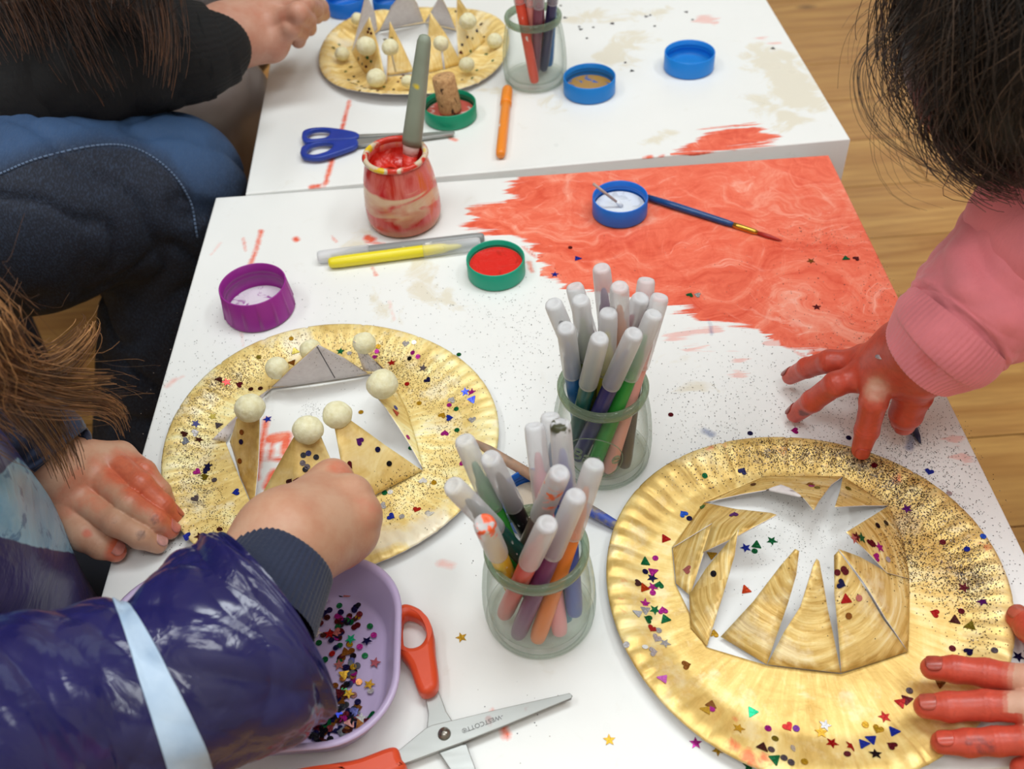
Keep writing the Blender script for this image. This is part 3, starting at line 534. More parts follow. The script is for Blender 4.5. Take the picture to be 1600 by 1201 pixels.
# ================================================================= paper crowns (paper plates with cut-out spikes)
def gold_material(name, arcs, pale, rot=0.0, radial=False, tone=(1, 1, 1), metal=.3):
    m = M(name, (226, 192, 118), .42, .3); ob = m.obj(); sp = m.n('ShaderNodeSeparateXYZ'); m.l(ob, sp.inputs[0])
    vl = m.n('ShaderNodeVectorMath', operation='LENGTH'); cb0 = m.n('ShaderNodeCombineXYZ'); m.put(cb0.inputs[0], sp.outputs[0]); m.put(cb0.inputs[1], sp.outputs[1]); m.l(cb0.outputs[0], vl.inputs[0])
    wob = m.noise(14, 2, .5, ob); r = m.math('ADD', vl.outputs['Value'], m.math('MULTIPLY', wob, .02)); an = m.math('ARCTAN2', sp.outputs[1], sp.outputs[0])
    cb = m.n('ShaderNodeCombineXYZ'); m.put(cb.inputs[0], m.math('MULTIPLY', r, 45.0 if radial else 330.0)); m.put(cb.inputs[1], m.math('MULTIPLY', an, 20.0 if radial else 1.1))
    ring = m.noise(1.0, 4, .62, cb.outputs[0], .25); blot = m.noise(26, 4, .6, ob, .8); fine = m.noise(1, 3, .6, m.map(ob, (500, 120, 200), (0, 0, rot)))
    s = m.math('ADD', m.math('MULTIPLY', ring, arcs), m.math('MULTIPLY', blot, 1.0-arcs))
    c = m.mix(m.rng(s, .34, .50), tuple(min(255, v*t) for v, t in zip((196, 156, 80) if radial else (190, 148, 70), tone)), tuple(min(255, v*t) for v, t in zip((226, 192, 116), tone))); c = m.mix(m.rng(s, .50, .62), c, tuple(min(255, v*t) for v, t in zip((242, 218, 152), tone)))
    c = m.mix(m.math('MULTIPLY', m.rng(s, .60, .70), pale), c, (250, 242, 216)); c = m.mix(m.math('MULTIPLY', m.rng(fine, .6, .75), .3), c, (250, 230, 170)); c = m.mix(m.math('MULTIPLY', m.rng(m.noise(34, 5, .7, m.map(ob, (1, 1, 1), (0, 0, 2))), .54, .66), pale*.75), c, (252, 242, 208)); c = m.mix(m.math('MULTIPLY', m.rng(m.noise(20, 5, .7, m.map(ob, (1, 1, 1), (0, 0, 4))), .56, .70), .5), c, (190, 148, 74))
    rd = m.rng(m.math('ADD', m.attr('red'), m.math('MULTIPLY', m.math('SUBTRACT', m.noise(120, 4, .6, ob, 1), .46), .016)), 0, .004); c = m.mix(m.math('MULTIPLY', rd, .9), c, (234, 110, 72))
    bk = m.rng(m.math('ADD', m.attr('dark'), m.math('MULTIPLY', m.math('SUBTRACT', m.noise(260, 4, .7, ob), .5), .03)), 0, .008); c = m.mix(m.math('MULTIPLY', bk, .75), c, (86, 80, 96))
    wt = m.rng(m.math('ADD', m.attr('bare'), m.math('MULTIPLY', m.math('SUBTRACT', blot, .5), .045)), 0, .01); c = m.mix(m.math('MULTIPLY', wt, .8), c, (238, 228, 206))
    m.col(c); m.put(m.b.inputs['Metallic'], m.math('MULTIPLY', m.math('SUBTRACT', 1.0, m.rng(s, .6, .7)), metal)); m.ro(m.rng(blot, .3, .7, .36, .54)); m.bump(m.math('ADD', s, m.math('MULTIPLY', m.noise(300, 3, .6, ob), .25)), .3 if radial else .35, .0012); return m.m
mpap = M('bare_paper', (226, 218, 216), .7); q = mpap.noise(220, 3); mpap.col(mpap.mix(mpap.rng(q, .3, .7), (220, 211, 210), (231, 224, 222))); PAPER = mpap.m
SURF = []
def addsurf(V, F): SURF.append((np.asarray(V), [list(f) for f in F]))
for lo, hi in (((-.27, .2), (.305, .77)), ((-.26, .765), (.34, 1.35))): addsurf([(lo[0], lo[1], TT), (hi[0], lo[1], TT), (hi[0], hi[1], TT), (lo[0], hi[1], TT)], [[0, 1, 2, 3]])
def blobs(V, lst):
    d = np.full(len(V), -.05)
    for px, py, r in lst: c = at(px, py, .01); d = np.maximum(d, r-np.linalg.norm(V-c, axis=1))
    return d
def plate(label, outline, fold, mat, wellr, flutes, red, dark, bare, rimz=.0085, sag=None, R=None):
    """rim ring of a paper plate: fold = inner polygon where the spikes are bent up"""
    O = np.array([at(x, y, rimz) for x, y in outline]); A = np.c_[2*O[:, :2], np.ones(len(O))]; b = (O[:, :2]**2).sum(1); s_ = np.linalg.lstsq(A, b, rcond=None)[0]; c = s_[:2]
    th = np.arctan2(O[:, 1]-c[1], O[:, 0]-c[0]); rr = np.hypot(O[:, 0]-c[0], O[:, 1]-c[1]); mr_ = rr.mean()
    Bm = lambda t: np.stack([np.cos(t), np.sin(t), np.cos(2*t), np.sin(2*t), np.cos(3*t), np.sin(3*t)], 1)
    wt = np.linalg.solve(Bm(th).T@Bm(th)+np.eye(6)*.6, Bm(th).T@(rr-mr_))
    n = 480; T = np.arange(n)*2*PI/n; Ro = mr_+Bm(T)@wt
    t = thing('paper_crown', label, 'paper crown', (c[0], c[1], TT))
    Fp = np.array([at(x, y, .003)[:2] for x, y in fold])-c; Ri = np.zeros(n)
    for i in range(len(Fp)):
        a, b_ = Fp[i], Fp[(i+1) % len(Fp)]; e = b_-a
        for j in range(n):
            d = np.array([math.cos(T[j]), math.sin(T[j])]); den = d[0]*e[1]-d[1]*e[0]
            if abs(den) > 1e-9:
                u = (a[0]*e[1]-a[1]*e[0])/den; v_ = (a[0]*d[1]-a[1]*d[0])/den
                if u > 0 and 0 <= v_ <= 1: Ri[j] = max(Ri[j], u)
    Ri = np.minimum(np.where(Ri <= 0, .07, Ri), Ro-.006); V = []; k = 34; ss = np.linspace(0, 1, k)
    for s in ss:
        r = Ri+(Ro-Ri)*s; u = np.clip((r/Ro*mr_-wellr)/(mr_-wellr), 0, 1); z = .0022+(rimz-.0022)*(np.clip(u/.8, 0, 1)**2*(3-2*np.clip(u/.8, 0, 1)))-.0008*np.clip((u-.9)/.1, 0, 1)
        ph = T*flutes+.9*np.sin(T*5)+.7*np.sin(T*3+1); z = z+.00055*np.sin(ph)*(.6+.4*np.sin(T*2.3+1))*np.clip(u*2.2, 0, 1)*np.clip((1.02-u)*7, 0, 1)
        pl = np.zeros(n)
        for q in range(0, 36):
            a0 = q*2*PI/36+.05*math.sin(q*7.1); dd = (T-a0+PI) % (2*PI)-PI; pl -= .0006*(1+math.sin(q*3.3))*.5*2*np.exp(-(dd*mr_/.0009)**2)
        z = z+pl*np.clip(u*2.5, 0, 1)
        if sag is not None: z = z+sag(T)*u
        V.append(np.stack([c[0]+r*np.cos(T), c[1]+r*np.sin(T), TT+np.maximum(z, .0009)], 1))
    V = np.concatenate(V); I = np.arange(k*n).reshape(k, n); Q = np.stack([I[:-1], I[1:], np.roll(I[1:], -1, 1), np.roll(I[:-1], -1, 1)], -1).reshape(-1, 4)
    addsurf(V, Q.tolist())
    o = mesh('rim', V, Q, [mat, PAPER], t, True, attrs={'red': blobs(V, red), 'dark': blobs(V, dark), 'bare': blobs(V, bare)})
    md = o.modifiers.new('paper', 'SOLIDIFY'); md.thickness = .0007; md.offset = -1; md.material_offset = 1; md.material_offset_rim = 1
    return t, c
def spike(root, pts, mats, bend=0.0, name='spike', red=(), flip=False):
    """paper flap; pts = outline (px,py,z)"""
    P = np.array([at(*p) for p in pts]); bm = bmesh.new(); f = bm.faces.new([bm.verts.new(p) for p in P]); bmesh.ops.triangulate(bm, faces=[f])
    for _ in range(3): bmesh.ops.subdivide_edges(bm, edges=[e for e in bm.edges if e.calc_length() > .006], cuts=1, use_grid_fill=True)
    bmesh.ops.triangulate(bm, faces=bm.faces[:]); bm.normal_update()
    # camera-facing side carries material 0
    nv = sum((Vector(q.normal)*q.calc_area() for q in bm.faces), Vector()); cen = Vector(P.mean(0))
    if (nv.dot(Vector(CAM)-cen) < 0): bmesh.ops.reverse_faces(bm, faces=bm.faces[:]); nv = -nv
    nv.normalize(); cen = P.mean(0); sz = np.linalg.norm(P-cen, axis=1).max()
    for v_ in bm.verts:
        d = np.linalg.norm(np.array(v_.co)-cen)/sz; v_.co += nv*bend*(1-d*d)
    bm.verts.index_update(); V = np.array([v_.co[:] for v_ in bm.verts]); Fq = [[v_.index for v_ in q.verts] for q in bm.faces]; bm.free()
    addsurf(V, Fq); o = mesh(name, V, Fq, list(mats), root, True, attrs={'red': blobs(V, red), 'dark': np.full(len(V), -.05), 'bare': np.full(len(V), -.05)})
    md = o.modifiers.new('paper', 'SOLIDIFY'); md.thickness = .0006; md.offset = -1; md.material_offset = 1; md.material_offset_rim = 1
    return o
mfo = M('packing_foam', (232, 226, 186), .75); q = mfo.noise(260, 4, .6); mfo.col(mfo.mix(mfo.rng(q, .3, .7), (222, 214, 170), (240, 236, 204))); mfo.bump(q, .6, .001); mfo.put(mfo.b.inputs['Subsurface Weight'], .25); mfo.b.inputs['Subsurface Radius'].default_value = (.006, .005, .003); FOAM = mfo.m
def ball(root, px, py, z, rpx, seed, stick=None):
    c = at(px, py, z); dep = (c-CAM)@fw; r = rpx*dep/FPX
    bm = bmesh.new(); bmesh.ops.create_icosphere(bm, subdivisions=4, radius=1); V = np.array([v_.co[:] for v_ in bm.verts]); Fq = [[v_.index for v_ in f.verts] for f in bm.faces]; bm.free()
    rg = np.random.default_rng(seed); f_ = 1+.05*wav(V, 2.2, seed)+.025*wav(V, 6, seed+1)+.012*wav(V, 17, seed+2)
    V = V*f_[:, None]*np.array([1.04, .98, .96])*r
    o = mesh('foam_ball', V+c, Fq, FOAM, root)
    if stick is not None:
        e = at(*stick); V, Fq = tube(np.array([c, e]), .0011, 8); mesh('stick', V, Fq, plain((236, 234, 230), .5, name='stick_white'), root)
# ---- left crown
G1 = gold_material('pale_gold_paint', .4, .95, 0, True, (1.07, 1.12, 1.20), .14); G1s = gold_material('deep_gold_paint', .15, .3, .6, False, (1, 1, 1), .2)
LO = [(252, 720.6), (274, 645), (319, 583), (394, 537), (470, 513), (556, 503), (638, 520), (711, 554), (748, 587), (776, 642), (779, 672), (766, 734), (714, 801), (662, 844), (597, 872), (260, 772), (300, 850)]
LFOLD = [(424, 605), (500, 594), (575, 583), (606, 584), (634, 655), (660, 733), (594, 768), (545, 806), (470, 822), (395, 794), (372, 740), (352, 690), (372, 648)]
PL, plc = plate('left gold paper crown with foam balls on its spikes, under the pinching fist', LO, LFOLD, G1, .086, 72, [(380, 800, .007), (372, 815, .005), (590, 775, .004)], [(318, 758, .009), (304, 776, .008), (322, 742, .005), (372, 600, .006), (356, 606, .005), (268, 700, .005)], [(470, 540, .016), (590, 830, .02), (670, 820, .018), (700, 640, .014), (300, 830, .008), (330, 600, .01), (300, 762, .006), (640, 560, .012)])
def fl(*p): return list(p)
spike(PL, fl((424, 605, .004), (452, 577, .03), (497, 537, .046), (538, 558, .03), (575, 583, .004), (500, 595, .004)), (PAPER, G1s), .001)
spike(PL, fl((568, 580, .004), (560, 556, .025), (552, 531, .044), (578, 556, .028), (604, 580, .004)), (PAPER, G1s), .0)
spike(PL, fl((606, 584, .004), (575, 606, .038), (571, 602, .040), (600, 640, .026), (640, 700, .010), (660, 733, .003), (648, 690, .004), (632, 640, .004)), (G1, PAPER), .002)
spike(PL, fl((660, 735, .003), (625, 752, .003), (590, 770, .003), (546, 800, .003), (536, 750, .018), (520, 655, .045), (536, 648, .046), (600, 695, .022)), (G1s, PAPER), .003)
spike(PL, fl((546, 806, .003), (470, 820, .003), (397, 794, .003), (420, 755, .012), (460, 684, .038), (478, 655, .048), (488, 655, .048), (504, 684, .038), (524, 730, .022)), (G1s, PAPER), .003)
spike(PL, fl((396, 795, .003), (372, 745, .003), (357, 690, .003), (366, 655, .030), (388, 630, .045), (402, 655, .036), (400, 720, .02)), (G1s, PAPER), -.002)
spike(PL, fl((422, 606, .004), (395, 626, .022), (350, 668, .012), (331, 687, .006), (352, 690, .003), (376, 660, .004), (396, 640, .004)), (PAPER, G1), .0)
for i, (x, y, z, r) in enumerate([(390, 637, .047, 23), (481, 671, .047, 23.5), (527, 648, .047, 22.5), (597, 600, .043, 24), (433, 575, .022, 18), (486, 547, .022, 17), (569, 536, .036, 18)]): ball(PL, x, y, z, r, 20+i)
lb_ = BVHTree.FromPolygons([Vector(v_) for V_ in SURF[-7:] for v_ in V_[0]], [[i_+sum(len(q_[0]) for q_ in SURF[-7:][:k_]) for i_ in f_] for k_, V_ in enumerate(SURF[-7:]) for f_ in V_[1]])
for a, b in (((495, 541), (523, 590)), ((588, 566), (597, 575))):
    P_ = []
    for t_ in np.linspace(0, 1, 14):
        px_, py_ = a[0]+(b[0]-a[0])*t_, a[1]+(b[1]-a[1])*t_; d_ = at(px_, py_, -.3)-CAM; d_ /= np.linalg.norm(d_); r_ = lb_.ray_cast(Vector(CAM), Vector(d_))
        if r_[0] is not None: P_.append(np.array(r_[0])-d_*.0004)
    if len(P_) > 3: V, Fq = tube(np.array(P_), .00032, 6); mesh('pencil_line', V, Fq, plain((90, 84, 88), .7, name='pencil'), PL)
# ---- right crown
G2 = gold_material('gold_paint', .35, .55, .3, True, (1.04, 1.05, 1.05), .38); G2s = gold_material('brushed_gold_paint', .85, .55)
RO_ = [(949, 885), (953.5, 836), (976, 786), (1007.6, 750), (1088.7, 703), (1192, 680), (1291, 689), (1390.5, 718.6), (1480.6, 768), (1543.7, 840), (1579.7, 912), (1584, 975), (1534.7, 1128.5), (1476, 1178), (1115.7, 1164.6), (1021, 1085.7), (967, 984)]
q4 = lambda u, v_, z: (1050+.2664*u, 740+.2664*v_, z)
RFOLD = [q4(u, v_, 0)[:2] for u, v_ in [(190, 165), (545, 12), (1003, 14), (1272, 186), (1345, 400), (1385, 620), (1380, 1040), (992, 1168), (558, 1118), (205, 1012), (20, 640), (0, 430)]]
PR, prc = plate('right gold paper crown with brushed gold centre, held by the two red-painted hands', RO_, RFOLD, G2, .088, 62,
    [(1222, 702, .004), (1236, 708, .003), (1262, 722, .005), (1298, 722, .004), (1400, 745, .005), (1160, 1095, .005), (1152, 1110, .0055), (1148, 1122, .004), (1150, 1165, .004), (1170, 1178, .005), (1190, 1186, .004), (1200, 1072, .005), (1206, 1084, .0055), (1204, 1098, .004), (1236, 1092, .004), (1244, 1106, .0045), (1250, 1120, .003), (1278, 1066, .003), (1290, 1078, .0045), (1300, 1092, .003), (974, 905, .002), (974, 930, .002), (974, 950, .0015), (1440, 830, .003), (1110, 694, .003), (1130, 690, .003), (1540, 850, .003), (1385, 920, .002)],
    [(1185, 712, .006), (1205, 706, .006), (1230, 716, .005), (1325, 706, .006), (1345, 722, .008), (1366, 736, .008), (1384, 748, .006), (1400, 764, .006), (1415, 850, .006), (1424, 872, .005), (1505, 884, .009), (1522, 898, .009), (1536, 906, .006)], [(1265, 1085, .012), (1310, 1075, .01), (1010, 740, .004), (1340, 722, .004), (1365, 728, .004), (1500, 830, .008)])
def rs(pts, bend=.0015, red=()): return spike(PR, [q4(*p) for p in pts], (G2s, PAPER), bend, red=red)
rs([(1003, 14, .003), (545, 12, .003), (190, 168, .003), (400, 120, .010), (550, 94, .014), (640, 66, .016), (690, 85, .018), (770, 140, .024), (832, 214, .032), (862, 160, .024), (935, 62, .012)], .0)
rs([(1003, 14, .003), (1272, 186, .003), (1120, 186, .012), (955, 194, .024), (985, 100, .012)], .0)
rs([(1272, 186, .003), (1345, 400, .003), (1385, 620, .003), (1250, 585, .012), (1120, 450, .022), (1016, 345, .034), (1150, 262, .018)], .002)
rs([(1385, 620, .003), (1382, 1040, .003), (1240, 850, .014), (1110, 640, .024), (972, 442, .036), (1090, 492, .024), (1255, 588, .010)], .002)
rs([(1382, 1042, .003), (992, 1168, .003), (965, 900, .014), (945, 700, .024), (946, 480, .036), (974, 450, .040), (1105, 640, .026), (1230, 850, .014)], .002, [(1325, 1040, .006), (1300, 985, .004)])
rs([(990, 1168, .003), (558, 1118, .003), (650, 930, .012), (745, 780, .020), (824, 535, .034), (845, 498, .036), (860, 512, .035), (908, 800, .018)], .003)
rs([(556, 1118, .003), (285, 955, .003), (480, 745, .018), (640, 535, .034), (722, 440, .042), (746, 452, .042), (730, 590, .032), (685, 745, .020)], .003)
rs([(205, 1012, .003), (110, 900, .003), (104, 712, .005), (200, 560, .016), (315, 420, .026), (388, 328, .036), (370, 480, .026), (300, 720, .013)], .001)
rs([(190, 168, .003), (0, 432, .003), (235, 288, .020), (180, 460, .016), (390, 362, .028), (480, 312, .032), (615, 240, .040), (580, 228, .036), (370, 205, .018)], .0)
rs([(0, 432, .003), (20, 640, .003), (104, 712, .004), (150, 560, .010), (180, 462, .0155), (236, 290, .0195)], -.001)
# ---- far crown
G3 = gold_material('yellow_gold_paint', .4, .8, 0, True, (1.05, 1.07, 1.12), .1)
q5 = lambda u, v_, z: (480+.2625*u, .2625*v_, z)
FO = [(498, 100), (504, 72), (530, 46), (575, 22), (797, 55), (790, 85), (765, 112), (720, 138), (680, 150), (640, 155), (600, 150), (565, 148), (530, 136), (508, 120)]
FFOLD = [(550, 80), (593, 46), (664, 34), (712, 46), (748, 60), (722, 98), (670, 113), (606, 118), (570, 112)]
PF, pfc = plate('gold paper crown with tall spikes and foam balls on the far table', FO, FFOLD, G3, .080, 60, [], [(575, 132, .006), (560, 140, .004)], [(700, 60, .012), (540, 60, .01)], sag=lambda T: .004*np.sin(T*3+.6)+.002)
for pts, mats, b in (([(-10, 0, 0)], 0, 0),)[:0]: pass
spike(PF, [(593, 48, .004), (662, 34, .004), (652, 5, .035), (634, -18, .065), (612, 10, .04)], (PAPER, G3))
spike(PF, [(664, 34, .004), (712, 46, .004), (702, 20, .035), (688, -8, .06), (675, 15, .035)], (PAPER, G3))
spike(PF, [(550, 80, .004), (590, 46, .004), (586, 20, .035), (572, -10, .065), (560, 40, .03)], (PAPER, G3))
spike(PF, [(550, 82, .004), (570, 113, .003), (604, 130, .003), (592, 70, .03), (578, 26, .055), (562, 55, .03)], (G3, PAPER), .001)
spike(PF, [(604, 130, .003), (606, 118, .003), (647, 112, .003), (628, 70, .028), (609, 33, .05), (606, 70, .028)], (G3, PAPER), .001)
spike(PF, [(669, 114, .003), (722, 100, .003), (698, 55, .032), (672, 18, .055), (668, 60, .03)], (G3, PAPER), .001)
spike(PF, [(717, 98, .003), (758, 64, .003), (735, 25, .035), (714, -8, .06), (712, 45, .03)], (G3, PAPER), .001)
for i, (x, y, z, r) in enumerate([(534, 84, .012, 11), (572, 72, .035, 15), (588, 122, .014, 15), (559, 30, .02, 10), (729, 101, .014, 12), (731, 33, .04, 13), (773, 64, .014, 12), (637, 127, .014, 10)]): ball(PF, x, y, z, r, 50+i)
ball(PF, 610, 74, .04, 13, 61, (618, 112, .012)); ball(PF, 689, 68, .05, 12, 62, (694, 108, .03))
# ================================================================= sequins and glitter
allV, allF = [], []; n0 = 0
for V, Fq in SURF: allV += [Vector(v_) for v_ in V]; allF += [[i+n0 for i in f] for f in Fq]; n0 += len(V)
BVH = BVHTree.FromPolygons(allV, allF)
def hit(px, py, bvh=None):
    d = at(px, py, -.3)-CAM; d /= np.linalg.norm(d); r = (bvh or BVH).ray_cast(Vector(CAM), Vector(d)); return r
SEQC = {'red': (178, 26, 24), 'orange': (206, 66, 22), 'gold': (196, 150, 34), 'bronze': (140, 84, 28), 'green': (8, 104, 58), 'mint': (30, 196, 140), 'blue': (30, 52, 170), 'sky': (40, 96, 220), 'navy': (22, 22, 74), 'black': (22, 20, 28), 'purple': (92, 28, 116), 'magenta': (176, 34, 140), 'pink': (236, 120, 226), 'silver': (190, 188, 190), 'white': (246, 246, 244), 'wine': (96, 16, 30), 'brown': (74, 30, 24), 'rose': (206, 122, 116), 'grey': (96, 86, 92), 'olive': (120, 104, 20)}
SEQM = {}
def seqmat(c):
    if c not in SEQM:
        m = M('foil_'+c, SEQC[c], .2, .55); q = m.noise(700, 2); m.ro(m.rng(q, .3, .7, .14, .34)); SEQM[c] = m.m
    return SEQM[c]
def seqshape(kind):
    if kind == 'round': return np.array([[math.cos(a), math.sin(a)] for a in np.arange(14)*2*PI/14])*.0019
    if kind == 'star': return np.array([[math.cos(a)*(1 if i % 2 == 0 else .44), math.sin(a)*(1 if i % 2 == 0 else .44)] for i, a in enumerate(PI/2+np.arange(10)*PI/5)])*.0036
    if kind == 'triangle':
        return np.array([(-.95, -.62), (-.85, -.75), (.85, -.75), (.95, -.62), (.1, 1.0), (-.1, 1.0)])*.0032
    t = np.arange(24)*2*PI/24; return np.stack([16*np.sin(t)**3, 13*np.cos(t)-5*np.cos(2*t)-2*np.cos(3*t)-np.cos(4*t)], 1)[::-1]/17*.0031
SEQME = {}
def sequin(kind, c, loc, nrm, rot, parent=None, scale=1.0, lift=.0003):
    k = (kind, c)
    if k not in SEQME:
        P = seqshape(kind); n = len(P); V = np.concatenate([np.c_[P*.96, np.full(n, .00022)], np.c_[P, np.zeros(n)]]); Fq = [list(range(n))]+[[n+i, n+(i+1) % n, (i+1) % n, i] for i in range(n)]
        me = bpy.data.meshes.new(kind+'_sequin'); me.from_pydata(V.tolist(), [], Fq); me.materials.append(seqmat(c)); SEQME[k] = me
    o = bpy.data.objects.new(kind+'_sequin', SEQME[k]); link(o, parent)
    n = Vector(nrm).normalized(); R = n.to_track_quat('Z', 'Y').to_matrix()@Matrix.Rotation(rot, 3, 'Z')
    o.rotation_euler = R.to_euler(); o.scale = (scale,)*3; l = np.asarray(loc)+np.array(n)*lift
    if parent is not None: l = l-rootloc(parent)
    o.location = tuple(l); return o
K = {'r': 'round', 's': 'star', 't': 'triangle', 'h': 'heart'}
def seqs(txt, parent, sc=1.0):
    for w_ in txt.split():
        k, c, x, y = w_.split(','); h_ = hit(float(x), float(y))
        if h_[0] is None: continue
        n = h_[1] if h_[1].z > 0 else -h_[1]
        if n.dot(Vector(CAM)-h_[0]) < 0: n = -n
        sequin(K[k], c, h_[0], n, random.uniform(0, 6.28), parent, sc)
seqs('s,green,427,569 r,olive,404,558 t,olive,462,549 t,bronze,457,567 r,gold,455,529 s,red,354,597 t,brown,342,593 h,wine,374,601 r,brown,392,608 r,brown,407,607 h,brown,288,678 h,black,290,689 s,navy,306,662 s,brown,311,687 t,grey,341,664 h,silver,305,676 s,olive,332,651 h,magenta,308,737 s,navy,325,728 h,navy,322,735 h,olive,320,745 r,grey,335,750 h,grey,305,779 h,blue,369,769 r,brown,343,827 s,green,349,838 s,brown,312,838 h,blue,292,838 s,green,532,549 r,silver,546,552 r,gold,591,541 r,magenta,589,549 r,magenta,585,558 s,red,612,567 h,silver,634,537 r,white,647,535 r,magenta,645,551 r,magenta,653,557 r,black,640,560 r,green,717,554 s,grey,661,575 h,navy,668,594 r,red,636,600 r,gold,655,630 r,blue,618,637 t,red,619,645 h,silver,706,625 s,blue,727,612 s,magenta,737,613 t,blue,737,624 r,magenta,702,633 r,green,713,639 h,gold,691,649 h,blue,702,653 h,silver,738,656 h,magenta,695,677 r,green,714,672 r,magenta,637,683 r,green,642,700 h,purple,562,689 r,navy,590,702 r,black,608,724 r,black,474,711 r,navy,482,708 r,black,494,714 r,grey,473,723 r,black,477,733 r,grey,480,729 h,brown,453,753 h,wine,464,752 h,wine,545,727 r,green,601,770 r,white,610,769 h,white,661,751 r,gold,678,754 h,silver,598,790 h,red,651,796 h,blue,611,807 r,silver,628,807 r,magenta,722,724 r,silver,668,801 t,white,672,803 r,bronze,378,675 r,navy,377,690 r,bronze,375,720', PL)
seqs('r,green,1101,743 h,navy,1160,736 r,green,1098,792 h,sky,1068,803 r,navy,1077,810 t,red,1039,841 h,purple,1147,804 t,green,1008,877 r,magenta,1024,872 r,navy,1008,893 t,magenta,1021,893 s,navy,1019,903 h,brown,997,911 h,green,1030,914 t,orange,1006,919 s,magenta,1020,917 r,magenta,1020,926 s,magenta,1008,943 t,silver,997,958 t,silver,1009,953 s,green,1023,953 h,magenta,1036,954 h,green,1013,967 t,green,1039,968 h,red,1019,982 r,silver,1029,985 h,silver,1026,997 s,silver,1039,1005 r,silver,979,1007 r,white,1008,1011 h,silver,1020,1018 h,bronze,1072,1039 t,pink,1035,1060 t,bronze,1110,1101 t,gold,1102,1109 r,magenta,1112,1108 t,mint,1175,1113 s,gold,1154,1138 r,magenta,1200,1138 h,red,1231,1135 r,purple,1244,1138 r,olive,1211,1154 t,brown,1192,1168 r,grey,1205,1171 r,silver,1239,1169 t,green,1211,1187 r,grey,1225,1184 r,grey,1236,1191 r,gold,1257,1190 s,silver,1289,1133 s,gold,1283,1144 s,red,1300,1161 s,red,1330,1166 r,wine,1324,1178 r,gold,1352,1132 h,gold,1372,1139 s,red,1382,1120 t,blue,1349,1163 t,blue,1362,1156 t,blue,1396,1142 s,black,1368,1178 h,wine,1394,1165 r,grey,1421,1079 t,red,1408,1097 t,wine,1418,1093 t,bronze,1469,1068 h,red,1461,958 r,wine,1502,955 t,brown,1492,968 t,olive,1515,978 s,purple,1535,940 s,wine,1506,918 r,blue,1511,858 r,wine,1473,847 s,purple,1417,795 r,wine,1488,1013 h,navy,1514,1018 r,grey,1554,1016 r,wine,1366,727 h,navy,1314,912 r,wine,1308,894 r,wine,1318,889 r,wine,1321,893 t,red,1321,937 r,rose,1342,934 r,bronze,1326,962 s,wine,1338,839 s,rose,1334,842 s,green,1346,840 h,wine,1360,848 r,wine,1364,850 s,magenta,1374,855 h,magenta,1369,870 r,silver,1387,874 r,black,1384,817 r,black,1371,821 h,bronze,1266,757 r,magenta,1268,759 r,olive,1325,763 h,rose,1074,890 r,black,1115,896 r,brown,1177,757 r,olive,1277,762 h,gold,1115,990', PR)
seqs(' '.join('%s,%s,%d,%d' % (random.choice('rrhs'), random.choice(['black', 'brown', 'navy', 'wine', 'green', 'olive']), x, y) for x, y in [(560, 92), (566, 100), (572, 104), (577, 45), (580, 52), (575, 50), (601, 62), (612, 60), (630, 118), (627, 122), (622, 128), (545, 125), (550, 130), (556, 132), (560, 128), (565, 135), (553, 120), (540, 112), (548, 105), (530, 70), (521, 75), (570, 138), (580, 140), (562, 142), (600, 136), (590, 142), (615, 140), (730, 58), (722, 70), (735, 80), (745, 48), (752, 38), (738, 60), (720, 82), (760, 85), (770, 95), (745, 110), (722, 125), (738, 122), (712, 18), (756, 58), (574, 90), (580, 96), (567, 84)]), PF, .8)
LOOSE = [('star', 'gold', 721, 996, 'gold star sequin lying between the scissors and the front jar'), ('star', 'gold', 952, 1156, 'gold star sequin lying below the scissors tip'), ('star', 'magenta', 1087, 1161, 'magenta star sequin just outside the right gold plate'), ('star', 'gold', 1122, 1172, 'gold star sequin half under the right plate rim'),
 ('star', 'green', 1170, 1197, 'green star sequin at the bottom edge of the right plate'), ('heart', 'magenta', 1242, 673, 'magenta heart sequin left of the red index finger'), ('round', 'navy', 1326, 684, 'dark blue round sequin beside the red index finger'), ('heart', 'black', 1396, 658, 'black heart sequin under the red thumb'), ('star', 'wine', 1421, 674, 'wine red star sequin right of the red thumb'),
 ('heart', 'blue', 1452, 737, 'blue heart sequin at upper right of the right plate'), ('round', 'silver', 1483, 771, 'silver round sequin near the right table edge'), ('round', 'sky', 1536, 838, 'pale blue round sequin at the right rim of the right plate'), ('star', 'navy', 1591, 1026, 'navy star sequin between the fingertips and right plate'), ('star', 'blue', 1165, 856, 'blue star sequin inside the right crown'), ('triangle', 'green', 1182, 851, 'green triangle sequin inside the right crown'),
 ('round', 'green', 1179, 861, 'green round sequin inside the right crown'), ('star', 'green', 1206, 845, 'green star sequin inside the right crown'), ('triangle', 'orange', 1165, 921, 'orange triangle sequin inside the right crown'), ('triangle', 'gold', 1113, 867, 'gold triangle sequin in the left gap of the right crown'), ('star', 'blue', 418, 655, 'blue star sequin inside the left crown'), ('round', 'gold', 564, 644, 'gold round sequin inside the left crown'),
 ('round', 'wine', 1048, 648, 'dark red round sequin right of the middle jar'), ('triangle', 'blue', 903, 404, 'blue triangle sequin on the red smear above the markers'), ('star', 'blue', 867, 429, 'blue star sequin at the left tip of the red smear'), ('round', 'wine', 891, 387, 'small wine round sequin on the red smear'), ('star', 'wine', 1276, 480, 'wine red star sequin on the red smear'), ('heart', 'green', 1078, 461, 'green heart sequin on the red smear'), ('heart', 'silver', 1090, 461, 'silver heart sequin on the red smear'),
 ('star', 'bronze', 1267, 408, 'bronze star sequin on the red smear'), ('triangle', 'green', 1321, 404, 'green triangle sequin on the red smear near the right edge'), ('heart', 'wine', 1338, 404, 'wine heart sequin on the red smear near the right edge'), ('round', 'navy', 1172, 677, 'tiny navy round sequin above the right plate')]
